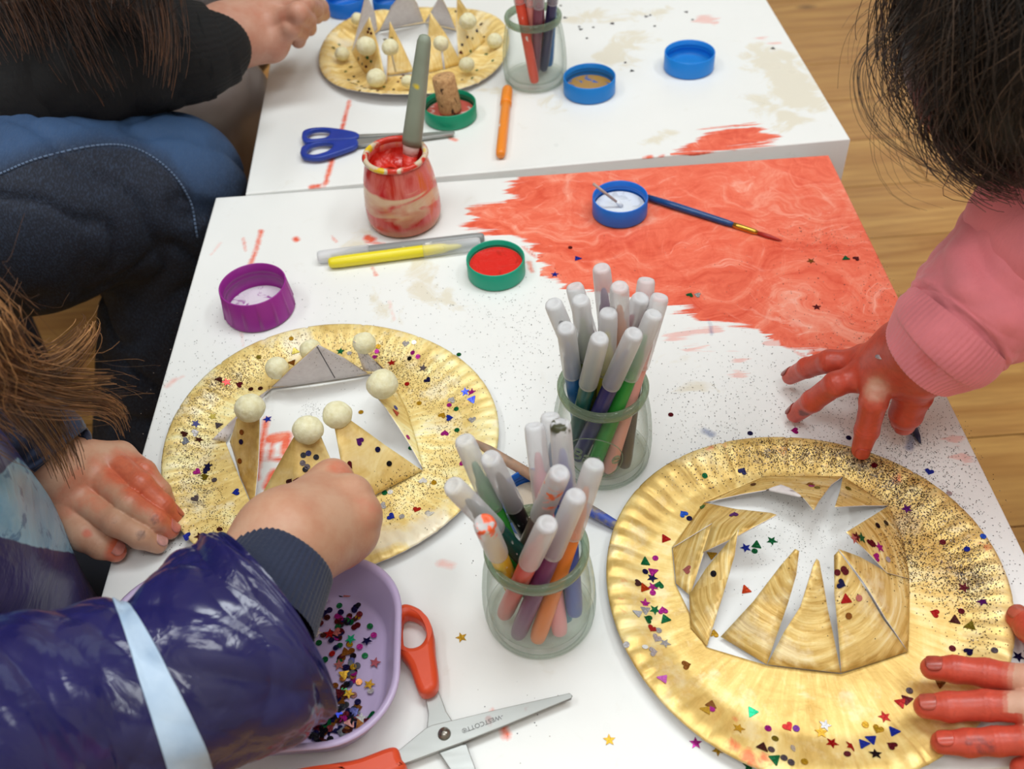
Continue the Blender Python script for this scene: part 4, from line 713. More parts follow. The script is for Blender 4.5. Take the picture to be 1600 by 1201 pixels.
for k_, c_, x, y, lb in LOOSE:
    h_ = hit(x, y); o = sequin(k_, c_, at(x, y, 0) if h_[0] is None else h_[0], (0, 0, 1), random.uniform(0, 6.28)); tag(o, lb, 'sequin')
for i, (x, y) in enumerate([(876, 9), (883, 28), (905, 42), (907, 46), (927, 43), (957, 37), (917, 60), (957, 37), (977, 98), (987, 111), (1016, 24), (1010, 26), (1023, 41), (1072, 19), (1082, 31), (1208, 76)]):
    tag(sequin('triangle' if i % 2 else 'round', 'grey' if i % 3 else 'black', at(x, y, 0), (0, 0, 1), i*1.3, None, .8), 'small dark sequin scattered at the right half of the far table', 'sequin', 'dark sequins on the far table')
for i, (x, y, c_) in enumerate([(1018, 247, 'red'), ]): pass
# loose sequins in the tray
def trayseq(kind, c_, x, y, lift=0.0):
    p = at(x, y, .003+lift); tl = random.gauss(0, .12)
    o = sequin(kind, c_, p, (tl, random.gauss(0, .12), 1), random.uniform(0, 6.28), None, 1.0, .0001)
    nm = {'wine': 'dark red'}.get(c_, c_); zn = 'in the upper scatter beside the cuff in the lilac tray' if y < 1012 else ('in the thin middle scatter of the lilac tray' if y < 1078 else ('in the heap by the near corner of the lilac tray' if x > 525 else 'in the heap next to the raincoat sleeve in the tray')); tag(o, '%s %s sequin %s' % (nm, kind, zn), 'sequin', '%s %s sequins %s' % (nm, kind, zn))
TS = [('star', 'white', 495, 988), ('star', 'mint', 548, 998), ('star', 'navy', 573, 1001), ('star', 'wine', 586, 1035), ('star', 'gold', 577, 1069), ('round', 'silver', 579, 1079), ('round', 'gold', 479, 1000), ('round', 'gold', 480, 1008), ('round', 'white', 472, 1024), ('triangle', 'green', 486, 1026), ('round', 'green', 508, 1030), ('round', 'red', 519, 1021), ('star', 'blue', 484, 1044), ('star', 'blue', 482, 1064), ('round', 'magenta', 476, 1050), ('round', 'pink', 465, 1064),
      ('heart', 'green', 581, 1119), ('star', 'white', 564, 1122), ('star', 'magenta', 538, 1122), ('triangle', 'orange', 497, 1091), ('triangle', 'bronze', 541, 1019), ('triangle', 'gold', 537, 1053), ('star', 'rose', 530, 1038), ('star', 'blue', 528, 1113), ('round', 'magenta', 584, 992), ('round', 'magenta', 562, 1010), ('round', 'green', 578, 978), ('star', 'gold', 545, 1083), ('heart', 'rose', 542, 928), ('round', 'white', 508, 937), ('triangle', 'navy', 505, 958), ('round', 'red', 484, 975), ('round', 'red', 491, 963), ('star', 'red', 515, 990), ('heart', 'rose', 527, 988)]
for i, q in enumerate(TS): trayseq(*q, lift=.0009)
pal = ['black', 'wine', 'navy', 'wine', 'green', 'bronze', 'black', 'brown', 'magenta', 'black', 'gold', 'navy']
for i in range(52): trayseq('round', random.choice(pal), random.gauss(532, 20), random.gauss(972, 22), random.choice([0, .0003, .0006]))
for i in range(34): trayseq('round', random.choice(pal), random.gauss(545, 16), random.gauss(1045, 22), random.choice([0, .0003, .0006]))
for i in range(120):
    x, y = random.gauss(505, 34), random.gauss(1120, 22)
    if x+max(0, y-1120)*.9 > 585 or y > 1162 or y+.25*(x-500) > 1165 or x < 455: x, y = random.uniform(465, 545), random.uniform(1085, 1140)
    trayseq(random.choice(['round', 'round', 'round', 'heart', 'star', 'triangle']), random.choice(pal[:8]+['black', 'black', 'navy', 'bronze']), x, y, random.choice([0, .0004, .0008, .0012]))
# glitter: thousands of flakes, one object per surface
def glitter(name, spots, cols, parent=None, size=.00042, label=None, allow=None):
    V, Fq, MI = [], [], []; n = 0
    for px, py, sx, sy, cnt, rot in spots:
        g = rng.normal(size=(cnt, 2))*(sx, sy); ca, sa = math.cos(rot), math.sin(rot)
        for a, b in g:
            x, y = px+a*ca-b*sa, py+a*sa+b*ca; h_ = hit(x, y)
            if h_[0] is None: continue
            p = np.array(h_[0]); nn = np.array(h_[1]); nn = nn if nn@(CAM-p) > 0 else -nn
            if allow is not None and not allow(p): continue
            t1 = np.cross(nn, rng.normal(size=3)); t1 /= np.linalg.norm(t1)+1e-9; t2 = np.cross(nn, t1); s = size*rng.uniform(.5, 1.2); p = p+nn*.0003; tilt = nn*s*rng.uniform(-.4, .4)
            V += [p+t1*s+tilt, p+t2*s*.8, p-t1*s-tilt*.4, p-t2*s*.8]; Fq.append([n, n+1, n+2, n+3]); n += 4; MI.append(rng.choice(len(cols)))
    o = mesh(name, V, Fq, [plain(c_, .3, .6, 'glitter_flake') for c_ in cols], parent, False, MI); tag(o, label, 'glitter' if label else None, None, 'stuff'); return o
dk = [(40, 36, 40), (70, 60, 56), (90, 80, 70), (52, 50, 72), (150, 140, 130)]
near = lambda p: np.hypot(*(p[:2]-plc)) > .118 and np.hypot(*(p[:2]-prc)) > .118
glitter('table_glitter', [(1320, 620, 110, 60, 1300, 0), (1420, 700, 60, 45, 1300, .4), (1500, 800, 45, 70, 420, -.3), (1400, 560, 60, 30, 200, 0), (1100, 640, 60, 50, 420, 0), (850, 500, 80, 50, 420, 0), (810, 600, 60, 70, 240, 0), (1280, 372, 40, 10, 160, .1), (1390, 440, 25, 40, 220, 1), (1240, 440, 100, 40, 160, 0), (350, 560, 60, 40, 200, -.6), (250, 640, 20, 60, 120, 0), (560, 470, 150, 25, 220, 0), (300, 860, 40, 12, 70, 0), (760, 800, 30, 60, 50, 0), (1170, 690, 90, 15, 160, 0), (800, 1130, 60, 30, 14, 0), (1590, 1000, 20, 80, 90, 0)], dk, None, .00042, 'fine dark glitter scattered over the near table', near)
gdk = [(40, 30, 24), (70, 50, 24), (110, 84, 40), (46, 42, 60), (180, 160, 130)]
onR = lambda p: np.hypot(*(p[:2]-prc)) < .117 and p[2] > TT+.0005
onL = lambda p: np.hypot(*(p[:2]-plc)) < .117 and p[2] > TT+.0005
glitter('rim_glitter', [(1300, 712, 90, 16, 2850, .12), (1400, 760, 45, 22, 1950, .55), (1190, 715, 60, 14, 750, 0), (1470, 830, 45, 40, 1500, .9), (1420, 860, 16, 40, 900, -.3), (1510, 900, 26, 26, 1350, .6), (1530, 960, 22, 40, 375, 0), (1100, 745, 40, 20, 180, 0), (1240, 770, 70, 15, 180, 0), (1300, 900, 60, 40, 120, 0)], gdk, PR, .00046, None, onR)
glitter('rim_glitter', [(350, 600, 40, 14, 1350, -.6), (300, 690, 22, 40, 1350, .2), (310, 760, 20, 30, 750, 0), (400, 570, 50, 14, 900, -.45), (640, 590, 45, 24, 1350, .4), (700, 650, 30, 50, 450, 0), (640, 770, 40, 20, 750, -.4), (690, 720, 26, 30, 375, 0), (500, 530, 80, 10, 390, 0), (360, 820, 30, 20, 450, 0), (600, 560, 50, 16, 750, .3)], gdk, PL, .00040, None, onL)
glitter('inner_glitter', [(1250, 830, 45, 45, 420, 0), (1280, 900, 30, 60, 120, 0), (490, 640, 10, 8, 90, 0), (530, 630, 60, 40, 60, 0), (1180, 900, 40, 40, 50, 0)], dk, None, .0003, 'fine dark glitter on the table inside the cut-out crowns', lambda p: p[2] < TT+.0006)
# ================================================================= people
def skin_material(name, base, paintc=(214, 66, 40)):
    m = M(name, base, .48); ob = m.obj(); n1 = m.noise(45, 4, .6, ob); n2 = m.noise(420, 3, .6, ob)
    c = m.mix(m.rng(n1, .35, .7), base, tuple(int(v*f) for v, f in zip(base, (.95, .84, .80)))); c = m.mix(m.math('MULTIPLY', m.rng(n1, .6, .75), .35), c, (216, 130, 112))
    pt = m.attr('paint'); e = m.math('ADD', pt, m.math('MULTIPLY', m.math('SUBTRACT', m.noise(110, 4, .65, ob, .6), .5), .5)); f = m.math('MULTIPLY', m.rng(e, .28, .62), m.rng(pt, 0, 1, .45, .92))
    pc_ = m.mix(m.rng(m.noise(170, 4, .6, ob, .8), .35, .7), paintc, tuple(int(v*f_) for v, f_ in zip(paintc, (.90, .80, .8))))
    c = m.mix(f, c, pc_); dt = m.rng(m.math('ADD', m.attr('dirt'), m.math('MULTIPLY', m.math('SUBTRACT', m.noise(300, 3, .6, ob), .5), .7)), .35, .7); c = m.mix(m.math('MULTIPLY', dt, .7), c, (74, 58, 66))
    m.col(c); m.ro(m.math('SUBTRACT', .5, m.math('MULTIPLY', f, .14))); m.bump(n2, .22, .0006); m.put(m.b.inputs['Subsurface Weight'], .03); m.b.inputs['Subsurface Radius'].default_value = (.006, .003, .0015); return m.m
def hand(fingers, palm, kp=.009, kf=.0012, kb=.006, vox=.00085, creases=True, extra=None):
    F_ = [np.asarray(f, np.float32) for f in fingers]; Pm = [(np.asarray(a, np.float32), np.asarray(b, np.float32)) for a, b in palm]
    allp = np.concatenate([*F_, *[np.stack(p) for p in Pm]]); lo = (allp[:, :3]-allp[:, 3:]).min(0)-.012; hi = (allp[:, :3]+allp[:, 3:]).max(0)+.012
    def fn(P):
        d = None
        for a, b in Pm: q = cap(P, a[:3], b[:3], a[3], b[3]); d = q if d is None else smin(d, q, kp)
        fs = None
        for f in F_:
            g = None
            for i in range(len(f)-1):
                q = cap(P, f[i, :3], f[i+1, :3], f[i, 3], f[i+1, 3]); g = q if g is None else smin(g, q, .0025)
            for i in range(1, len(f)-1):          # knuckle swelling and skin folds
                g = smin(g, np.sqrt(((P-f[i, :3])**2).sum(1))-f[i, 3]*1.0, .0015)
                if creases and i >= 1:
                    ax_ = f[i+1, :3]-f[i-1, :3]; ax_ = ax_/np.linalg.norm(ax_); s = (P-f[i, :3])@ax_; up_ = (P-f[i, :3])[:, 2]
                    g = g+.00038*np.exp(-(s/.0032)**2)*(1+np.cos(s*2*PI/.0024))*.5*(up_ > 0)
            fs = g if fs is None else smin(fs, g, kf)
        # web: only blend near the palm
        d = smin(d, fs, kb)
        if extra is not None: d = extra(P, d)
        return d
    V, Q = nets(fn, lo, hi, vox); V = relax(V, Q, 1, .35); return V.astype(float), Q
def fchain(conv, pts): return [[*conv(p[0], p[1], p[2]), p[3]] for p in pts]
def paintattr(V, spots):
    a = np.zeros(len(V))
    for c, r, s in spots: a = np.maximum(a, s*np.clip(1.6-np.linalg.norm(V-np.asarray(c), axis=1)/r, 0, 1))
    return a
def along(V, chain, t0, t1, s=1.0):
    """1 at the tip of a finger chain, fading between arc fractions t1 (full) and t0 (none)"""
    C = catmull(np.asarray(chain)[:, :3], 8); L = np.r_[0, np.cumsum(np.linalg.norm(np.diff(C, axis=0), axis=1))]; L /= L[-1]
    D = np.linalg.norm(V[:, None]-C[None], axis=2); j = D.argmin(1); rad = np.asarray(chain)[:, 3].max()*1.7
    return s*np.clip((L[j]-t0)/max(t1-t0, 1e-6), 0, 1)*(D[np.arange(len(V)), j] < rad)
NAILM = {}
def nail(parent, chain, col, up=(0, 0, 1), w=.80, ln=.0085):
    f = np.asarray(chain, float); tip, pre, r = f[-1, :3], f[-2, :3], f[-1, 3]; ax_ = (tip-pre)/np.linalg.norm(tip-pre); u = np.asarray(up, float); u = u-ax_*(u@ax_); u /= np.linalg.norm(u); s = np.cross(ax_, u)
    if col not in NAILM: m = M('nail', col, .28); q = m.noise(200, 3); m.col(m.mix(m.rng(q, .35, .7), col, tuple(int(v*.85) for v in col))); NAILM[col] = m.m
    V, Fq = [], []; nu, nv = 9, 12
    for i in range(nu):
        for j in range(nv):
            a = (i/(nu-1)-.5)*2*w; b = j/(nv-1); wid = max(.3, (1-abs(2*b-1)**3.2)**(1/2.2)); a *= wid
            rr = r*(1.05+.03*math.cos(a))-.0002; V.append(tip+ax_*(r*.55-ln*(1-b))+u*rr*math.cos(a)*(1-.10*b*b)+s*rr*math.sin(a))
    for i in range(nu-1):
        for j in range(nv-1): Fq.append([i*nv+j, i*nv+j+1, (i+1)*nv+j+1, (i+1)*nv+j])
    o = mesh('fingernail', V, Fq, NAILM[col], parent); md = o.modifiers.new('t', 'SOLIDIFY'); md.thickness = .0005; return o
def head_prims(c, face, r=.082):
    f = np.asarray(face, float); f /= np.linalg.norm(f); u = np.array([0, 0, 1.])-f*f[2]; u /= np.linalg.norm(u); s = np.cross(f, u); c = np.asarray(c, float); R = np.stack([f, s, u], 1)
    g = lambda a, b, d: c+f*a*r+s*b*r+u*d*r
    def fn(P):
        d = ell(P, g(-.1, 0, .2), (r*1.08, r*.88, r*1.0), R); d = smin(d, ell(P, g(.30, 0, -.45), (r*.62, r*.62, r*.75), R), .03)
        d = smin(d, cap(P, g(.86, 0, .02), g(1.06, 0, -.32), r*.09, r*.15), .012); d = smin(d, cap(P, g(.84, -.2, -.66), g(.84, .2, -.66), r*.10, r*.10), .012)
        for k in (-1, 1):
            d = smin(d, ell(P, g(-.05, .90*k, -.1), (r*.22, r*.09, r*.3), R), .006); d = np.maximum(d, -(np.sqrt(((P-g(.98, .34*k, .02))**2).sum(1))-r*.17)*.9)
        return d
    return fn, g
def eyes(parent, g, r):
    for k in (-1, 1):
        for nm, off, rad, col in (('eye', .84, .14, (236, 232, 226)), ('iris', .925, .075, (70, 50, 34))):
            bm = bmesh.new(); bmesh.ops.create_uvsphere(bm, u_segments=14, v_segments=10, radius=rad*r); V = np.array([v_.co[:] for v_ in bm.verts])+g(off, .34*k, .02); Fq = [[v_.index for v_ in q.verts] for q in bm.faces]; bm.free(); mesh(nm, V, Fq, plain(col, .2, 0, 'eye'), parent)
def cloth_nets(fn, pts, pad, vox, amp=.004, k=30, seed=1, sm=2):
    P = np.asarray(pts, float); V, Q = nets(fn, P.min(0)-pad, P.max(0)+pad, vox); V = relax(V.astype(float), Q, sm); N = vnormals(V, Q)
    h = np.abs(wav(V, k, seed)); V = V+N*(amp*(.5-h))[:, None]; return V, Q
def union(prims, k):
    def fn(P):
        d = None
        for a, b, ra, rb in prims: q = cap(P, a, b, ra, rb); d = q if d is None else smin(d, q, k)
        return d
    return fn
def Z(x, y, z): return np.array([x, y, z+TT])
def cloth_material(name, col, rough, scale=700, bumpd=.0008, bs=.4, sheen=0.0, rib=None):
    m = M(name, col, rough); ob = m.obj(); n1 = m.noise(18, 3, .5, ob); wv = m.noise(1, 2, .5, m.map(ob, (scale, scale, scale*.4)))
    m.col(m.mix(m.rng(n1, .3, .7), tuple(int(v*.9) for v in col), tuple(min(255, int(v*1.07)) for v in col))); m.bump(wv, bs, bumpd); m.put(m.b.inputs['Sheen Weight'], sheen); return m
def sleeve(name, pts, mat, parent, nring=90, nseg=72, fold=.0, seed=3, s0=0, s1=1, off=0.0, flat=1.0, cuffopen=True, ribs=0, dense=None):
    P = np.array([[*p[:3]] for p in pts]); R = np.array([p[3] for p in pts]); n = max(2, nring//(len(P)-1)); C = catmull(P, n); Rr = catmull(np.c_[R, R, R], n)[:, 0]
    r_ = np.random.default_rng(seed); W = [(r_.uniform(5, 24), r_.integers(-3, 4), r_.uniform(0, 6.28), r_.uniform(.5, 1)) for _ in range(9)]
    def disp(s, th):
        o = 0
        for a, m_, p, w_ in W: o = o+w_*(np.abs(np.sin(a*s*1.0+m_*th*.5*2+p+1.1*np.sin(2*th+p)+.8*np.sin(7*s+p)))-.6)
        o = o*fold*.45
        if ribs: o = o+.00028*np.cos(ribs*th)
        return o+off
    a, b = int(s0*(len(C)-1)), int(s1*(len(C)-1))+1
    V, Fq = tube(C, Rr, nseg, flat, False, disp); V = V[a*nseg:b*nseg]; Fq = [[i-a*nseg for i in f] for f in Fq if min(f) >= a*nseg and max(f) < b*nseg]
    o = mesh(name, V, Fq, mat, parent); return o
def hair(name, guides, mats, parent, seed=5, taper=True):
    """guides: (points Nx3, strands, spread start, spread end, radius)"""
    r_ = np.random.default_rng(seed); V, Q, MI = [], [], []; n0 = 0
    for pts, cnt, sa, sb, rad in guides:
        G = catmull(np.asarray(pts, float), 4); m = len(G); s = np.linspace(0, 1, m)[:, None]; T, N, B = frames(G)
        for _ in range(cnt):
            a, b = r_.normal(size=2), r_.normal(size=2)*.45; k = r_.uniform(.72, 1.0); M_ = max(4, int(m*k)); f = r_.uniform(4, 11); ph = r_.uniform(0, 6.28, 2)
            spr = (sa+(sb-sa)*s); off = N*(spr*(a[0]+.6*b[0]*s+.16*np.sin(f*s+ph[0])))+B*(spr*(a[1]+.6*b[1]*s+.16*np.sin(f*s+ph[1])))
            C = (G+off)[:M_]; rr = rad*r_.uniform(.7, 1.2)*np.linspace(1, .45, M_)
            for c3 in range(3):
                an = 2*PI*c3/3; V.append(C+(N[:M_]*math.cos(an)+B[:M_]*math.sin(an))*rr[:, None])
            i = np.arange(M_-1)
            for c3 in range(3): d3 = (c3+1) % 3; Q.append(np.stack([n0+c3*M_+i, n0+d3*M_+i, n0+d3*M_+i+1, n0+c3*M_+i+1], 1))
            MI.append(np.full(3*(M_-1), r_.integers(len(mats)))); n0 += 3*M_
    return mesh(name, np.concatenate(V), np.concatenate(Q), mats, parent, True, np.concatenate(MI))
def hairmat(n, c):
    m = M(n, c, .42, spec=.4); q = m.noise(90, 2); m.col(m.mix(m.rng(q, .3, .7), tuple(int(v*.8) for v in c), tuple(min(255, int(v*1.2)) for v in c))); return m.m
# ------------------------------------------------ adult at upper left
SKA = skin_material('adult_skin', (206, 158, 136)); AD = thing('person', 'adult in black jumper and dark blue jeans, sitting left of the tables', 'person', (-.85, .82, 0))
qa = lambda u, v_, z: at(230+.2331*u, .2331*v_, z)
fa = [fchain(qa, [(860, 290, .062, .0105), (960, 185, .078, .0098), (1025, 215, .062, .0088), (1012, 272, .045, .0078)]), fchain(qa, [(850, 150, .078, .0110), (1010, 85, .092, .0100), (1070, 130, .074, .0092), (1085, 190, .050, .0080)]),
      fchain(qa, [(880, 50, .085, .0110), (1060, 15, .092, .0098), (1120, 60, .070, .0090), (1135, 110, .048, .0078)]), fchain(qa, [(900, -40, .082, .0105), (1080, -20, .085, .0095), (1160, 50, .060, .0085), (1180, 95, .044, .0075)]), fchain(qa, [(620, -10, .060, .0125), (800, -60, .045, .0110), (930, -50, .035, .0090)])]
wa = np.r_[qa(560, 235, .075), .0260]; pa_ = [(np.r_[qa(330, 270, .085), .0300], wa), (wa, np.r_[qa(840, 290, .062), .0150]), (wa, np.r_[qa(850, 160, .074), .0150]), (wa, np.r_[qa(870, 60, .080), .0145]), (wa, np.r_[qa(880, -20, .076), .0140]), (np.r_[qa(600, 300, .065), .018], np.r_[qa(820, 330, .055), .0125])]
HV, HQ = hand(fa, pa_, .012, .0015, .010, .0014, True)
hc, hf = Z(-.56, .90, .55), (.75, 0, -.65); fnh, g = head_prims(hc, hf, .098)
tor = [(Z(-.86, .82, -.02), Z(-.76, .86, .28), .125, .115), (Z(-.76, .86, .28), Z(-.64, .89, .46), .06, .05), (Z(-.74, .76, .29), Z(-.44, .80, .10), .05, .042), (Z(-.44, .80, .10), at(180, 98, .092), .038, .034), (at(180, 98, .092), qa(330, 250, .085), .034, .028), (Z(-.76, .96, .29), Z(-.66, .99, .05), .05, .042)]
ft = union(tor, .03); BV, BQ = nets(lambda P: smin(ft(P), fnh(P), .03), Z(-1.02, .66, -.2), Z(-.24, 1.2, .72), .009)
V, Fq = join([(HV, HQ.tolist()), (BV, BQ.tolist())]); red = paintattr(V, [])
adb = mesh('body', V, np.array(Fq), SKA, AD, True, attrs={'paint': red, 'dirt': red}); eyes(AD, g, .098)
mk_ = cloth_material('black_knit', (11, 11, 14), .85, 380, .0012, .7)
fs = union([(Z(-.88, .82, -.10), Z(-.76, .86, .27), .17, .145), (Z(-.74, .78, .28), Z(-.43, .80, .10), .075, .062), (Z(-.76, .95, .28), Z(-.66, .98, .05), .07, .055), (Z(-.76, .72, .05), Z(-.60, .74, -.03), .10, .08)], .05)
V, Q = cloth_nets(fs, [Z(-1.02, .6, -.2), Z(-.42, 1.15, .36)], .1, .010, .008, 26, 11); mesh('jumper', V, Q, mk_.m, AD)
sleeve('sleeve', [(*Z(-.55, .77, .16), .062), (*at(-60, 130, .11), .062), (*at(60, 118, .10), .060), (*at(180, 98, .092), .054), (*at(270, 84, .088), .0475), (*at(318, 76, .086), .044)], mk_.m, AD, 90, 72, .003, 4)
mrb = cloth_material('ribbed_knit', (10, 10, 13), .85, 500, .0008, .5); sleeve('cuff', [(*at(262, 85, .088), .0475), (*at(300, 79, .087), .046), (*at(332, 72, .085), .040), (*at(338, 70, .085), .037), (*at(339, 69, .085), .027)], mrb.m, AD, 30, 184, 0, 4, ribs=46)
mj = M('denim', (34, 44, 66), .8); ob = mj.obj(); tw_ = mj.noise(1, 2, .6, mj.map(ob, (900, 260, 500), (0, .5, .6))); lg = mj.noise(1, 3, .6, mj.map(ob, (240, 60, 160), (0, .4, .5))); fd = mj.math('ADD', mj.attr('fade_light'), mj.math('MULTIPLY', mj.math('SUBTRACT', lg, .5), .25))
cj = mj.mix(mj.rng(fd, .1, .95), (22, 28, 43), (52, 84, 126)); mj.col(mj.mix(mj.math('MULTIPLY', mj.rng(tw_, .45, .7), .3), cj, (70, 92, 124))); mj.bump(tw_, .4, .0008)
kn = at(268, 292, -.015); an_ = at(205, 770, -.36); hp = at(-330, 400, .0)
jp = [(hp, at(40, 332, .02), .086, .082), (at(40, 332, .02), kn, .082, .063), (kn, an_, .062, .044), (Z(-.90, .96, -.04), Z(-.66, .97, -.11), .080, .064), (Z(-.66, .97, -.11), Z(-.66, .96, -.40), .06, .045), (hp, Z(-.86, .96, -.03), .09, .09)]
V, Q = nets(union(jp, .035), np.array([-1.0, .5, .03]), np.array([-.16, 1.15, TT+.16]), .006); V = relax(V.astype(float), Q, 3); N = vnormals(V, Q)
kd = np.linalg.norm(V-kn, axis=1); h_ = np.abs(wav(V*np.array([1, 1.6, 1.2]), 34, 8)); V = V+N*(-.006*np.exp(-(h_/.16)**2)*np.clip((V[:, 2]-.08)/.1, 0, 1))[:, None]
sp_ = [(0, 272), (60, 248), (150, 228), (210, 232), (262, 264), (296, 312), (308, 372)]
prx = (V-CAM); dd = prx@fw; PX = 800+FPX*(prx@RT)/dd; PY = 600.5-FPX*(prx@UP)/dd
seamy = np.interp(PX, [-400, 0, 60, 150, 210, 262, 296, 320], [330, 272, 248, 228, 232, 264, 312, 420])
fade_light = np.clip((N[:, 2]*1.0+.15), 0, 1)*np.clip((seamy-PY)/45+.25, 0, 1)*(V[:, 2] > TT-.12); fade_light *= np.clip((V[:, 0]+.60)/.28, 0.12, 1)  # worn denim plus light from above and knee highlight, put into the colour
jn = mesh('jeans', V, Q, mj.m, AD, True, attrs={'fade_light': fade_light})
jb = BVHTree.FromPolygons([Vector(v_) for v_ in V], Q.tolist()); sm_ = []
for x, y in catmull(np.array([(*p, 0) for p in sp_], float), 10)[:, :2]:
    r_ = hit(x, y, jb)
    if r_[0] is not None: sm_.append(np.array(r_[0])+np.array(r_[1])*(.0006 if r_[1].dot(Vector(CAM)-r_[0]) > 0 else -.0006))
sm_ = np.array(sm_); parts_ = []
if len(sm_) > 8:
    C = catmull(sm_[::2], 12)
    for i in range(0, len(C)-6, 6): parts_.append(tube(C[i:i+5], .0010, 6))
    V, Fq = join(parts_); mesh('seam_stitching', V, Fq, plain((96, 116, 146), .8, name='seam_thread'), AD)
ft_ = an_.copy(); ft_[2] = .045
V, Q = nets(union([(ft_+[-.02, 0, .01], ft_+[.16, -.02, -.005], .042, .036), (an_, ft_, .04, .045)], .02), ft_-[.12, .12, .06], ft_+[.25, .12, .14], .007); V[:, 2] = np.maximum(V[:, 2], .002); mesh('shoe', V, Q, plain((60, 50, 46), .6, name='shoe_leather'), AD)
hm = [hairmat('brown_hair', (58, 38, 28)), hairmat('brown_hair_warm', (92, 58, 36)), hairmat('brown_hair_dark', (36, 24, 20))]
A3 = lambda l: ats(l)
gd = [(A3([(40, -160, .24), (80, -20, .17), (128, 70, .135), (170, 148, .115)]), 150, .020, .009, .00045), (A3([(225, -160, .24), (244, -20, .17), (258, 70, .14), (250, 146, .125)]), 150, .012, .006, .00045), (A3([(120, -160, .24), (150, -40, .18), (185, 30, .15), (205, 70, .14)]), 300, .030, .016, .00045),
      (A3([(-40, -160, .24), (0, -20, .18), (40, 60, .15), (60, 110, .13)]), 240, .030, .016, .00045), (A3([(180, -160, .24), (205, -20, .17), (250, 50, .14), (300, 110, .11)]), 22, .018, .014, .00025), (A3([(90, -160, .24), (110, 0, .17), (150, 110, .13), (175, 160, .11)]), 30, .02, .016, .00025)]
t_ = np.linspace(0, 1, 7)
for k_ in range(60):
    a = k_*2.39996; e = PI/2-.95*math.sqrt((k_+.5)/60)*1.6; d_ = np.array([math.cos(a)*math.cos(e), math.sin(a)*math.cos(e), math.sin(e)])
    if d_@np.array(hf) > .45: continue
    p0 = hc+np.array([0, 0, .02])+np.array([0, 0, 1])*.09; p1 = hc+np.array([-.01, 0, .02])+d_*.108; p2 = p1+np.array([d_[0]*.02, d_[1]*.03, -.16]); p3 = p2+np.array([0, 0, -.14]); gd.append((np.array([p0, (p0+p1)/2+d_*.03, p1, p2, p3]), 22, .008, .012, .0006))
for i_ in range(6):
    g_ = gd[i_]; gd[i_] = (np.vstack([hc+np.array([.02, -.02+.006*i_, .10]), hc+np.array([.085, -.06+.012*i_, .0]), g_[0]]), *g_[1:])
hair('hair', gd, hm, AD, 6)
# ------------------------------------------------ second child beyond, in a grey smock
CH = thing('person', 'child in a shiny grey smock sitting beyond the adult, beside the far table', 'person', (-.62, 1.18, 0))
msm = M('grey_smock', (120, 106, 100), .3); q = msm.noise(9, 3); msm.col(msm.mix(msm.rng(q, .3, .7), (104, 90, 84), (150, 138, 132)))
hc2, hf2 = Z(-.58, 1.30, .42), (.9, -.1, -.35); fn2, g2 = head_prims(hc2, hf2, .085)
f2 = union([(Z(-.64, 1.27, -.1), Z(-.62, 1.29, .22), .10, .09), (Z(-.62, 1.29, .22), Z(-.60, 1.29, .36), .045, .04), (Z(-.58, 1.22, .20), Z(-.42, 1.17, .08), .04, .032), (Z(-.42, 1.17, .08), Z(-.26, 1.15, .04), .03, .022)], .03)
V, Q = nets(lambda P: smin(f2(P), fn2(P), .03), Z(-.8, 1.05, -.25), Z(-.2, 1.45, .56), .009); zz_ = np.zeros(len(V)); mesh('body', V, Q, skin_material('child_skin', (214, 168, 146)), CH, attrs={'paint': zz_, 'dirt': zz_}); eyes(CH, g2, .085)
V, Q = cloth_nets(union([(Z(-.66, 1.27, -.2), Z(-.62, 1.28, .2), .15, .12), (Z(-.64, 1.22, -.08), Z(-.33, 1.03, -.07), .11, .075), (Z(-.33, 1.03, -.07), Z(-.315, .98, -.24), .07, .05), (Z(-.62, 1.36, -.1), Z(-.36, 1.32, -.1), .10, .07), (Z(-.36, 1.03, -.08), Z(-.38, 1.0, -.36), .07, .06)], .05), [Z(-.8, .95, -.4), Z(-.3, 1.4, .3)], .08, .009, .010, 24, 31); mesh('smock', V, Q, msm.m, CH)
mws_ = M('white_sleeve', (196, 196, 204), .5); ms2 = mws_.noise(1, 2, .5, mws_.map(mws_.obj(), (30, 10, 10))); mws_.col(mws_.mix(mws_.rng(ms2, .60, .63), (200, 200, 206), (186, 40, 48)))
sleeve('sleeve', [(*Z(-.60, 1.22, .22), .07), (*Z(-.47, 1.17, .12), .06), (*Z(-.38, 1.14, .085), .052), (*Z(-.28, 1.13, .06), .042)], mws_.m, CH, 60, 60, .006, 14)
gd = []
for k_ in range(46):
    a = k_*2.39996; e = PI/2-1.5*math.sqrt((k_+.5)/46); d_ = np.array([math.cos(a)*math.cos(e), math.sin(a)*math.cos(e), math.sin(e)])
    if d_@np.array(hf2) > .4: continue
    p0 = hc2+np.array([0, 0, .105]); p1 = hc2+np.array([0, 0, .015])+d_*.094; gd.append((np.array([p0, (p0+p1)/2+d_*.022, p1, p1+np.array([d_[0]*.01, d_[1]*.01, -.07])]), 24, .008, .010, .0006))
hair('hair', gd, hm, CH, 8)
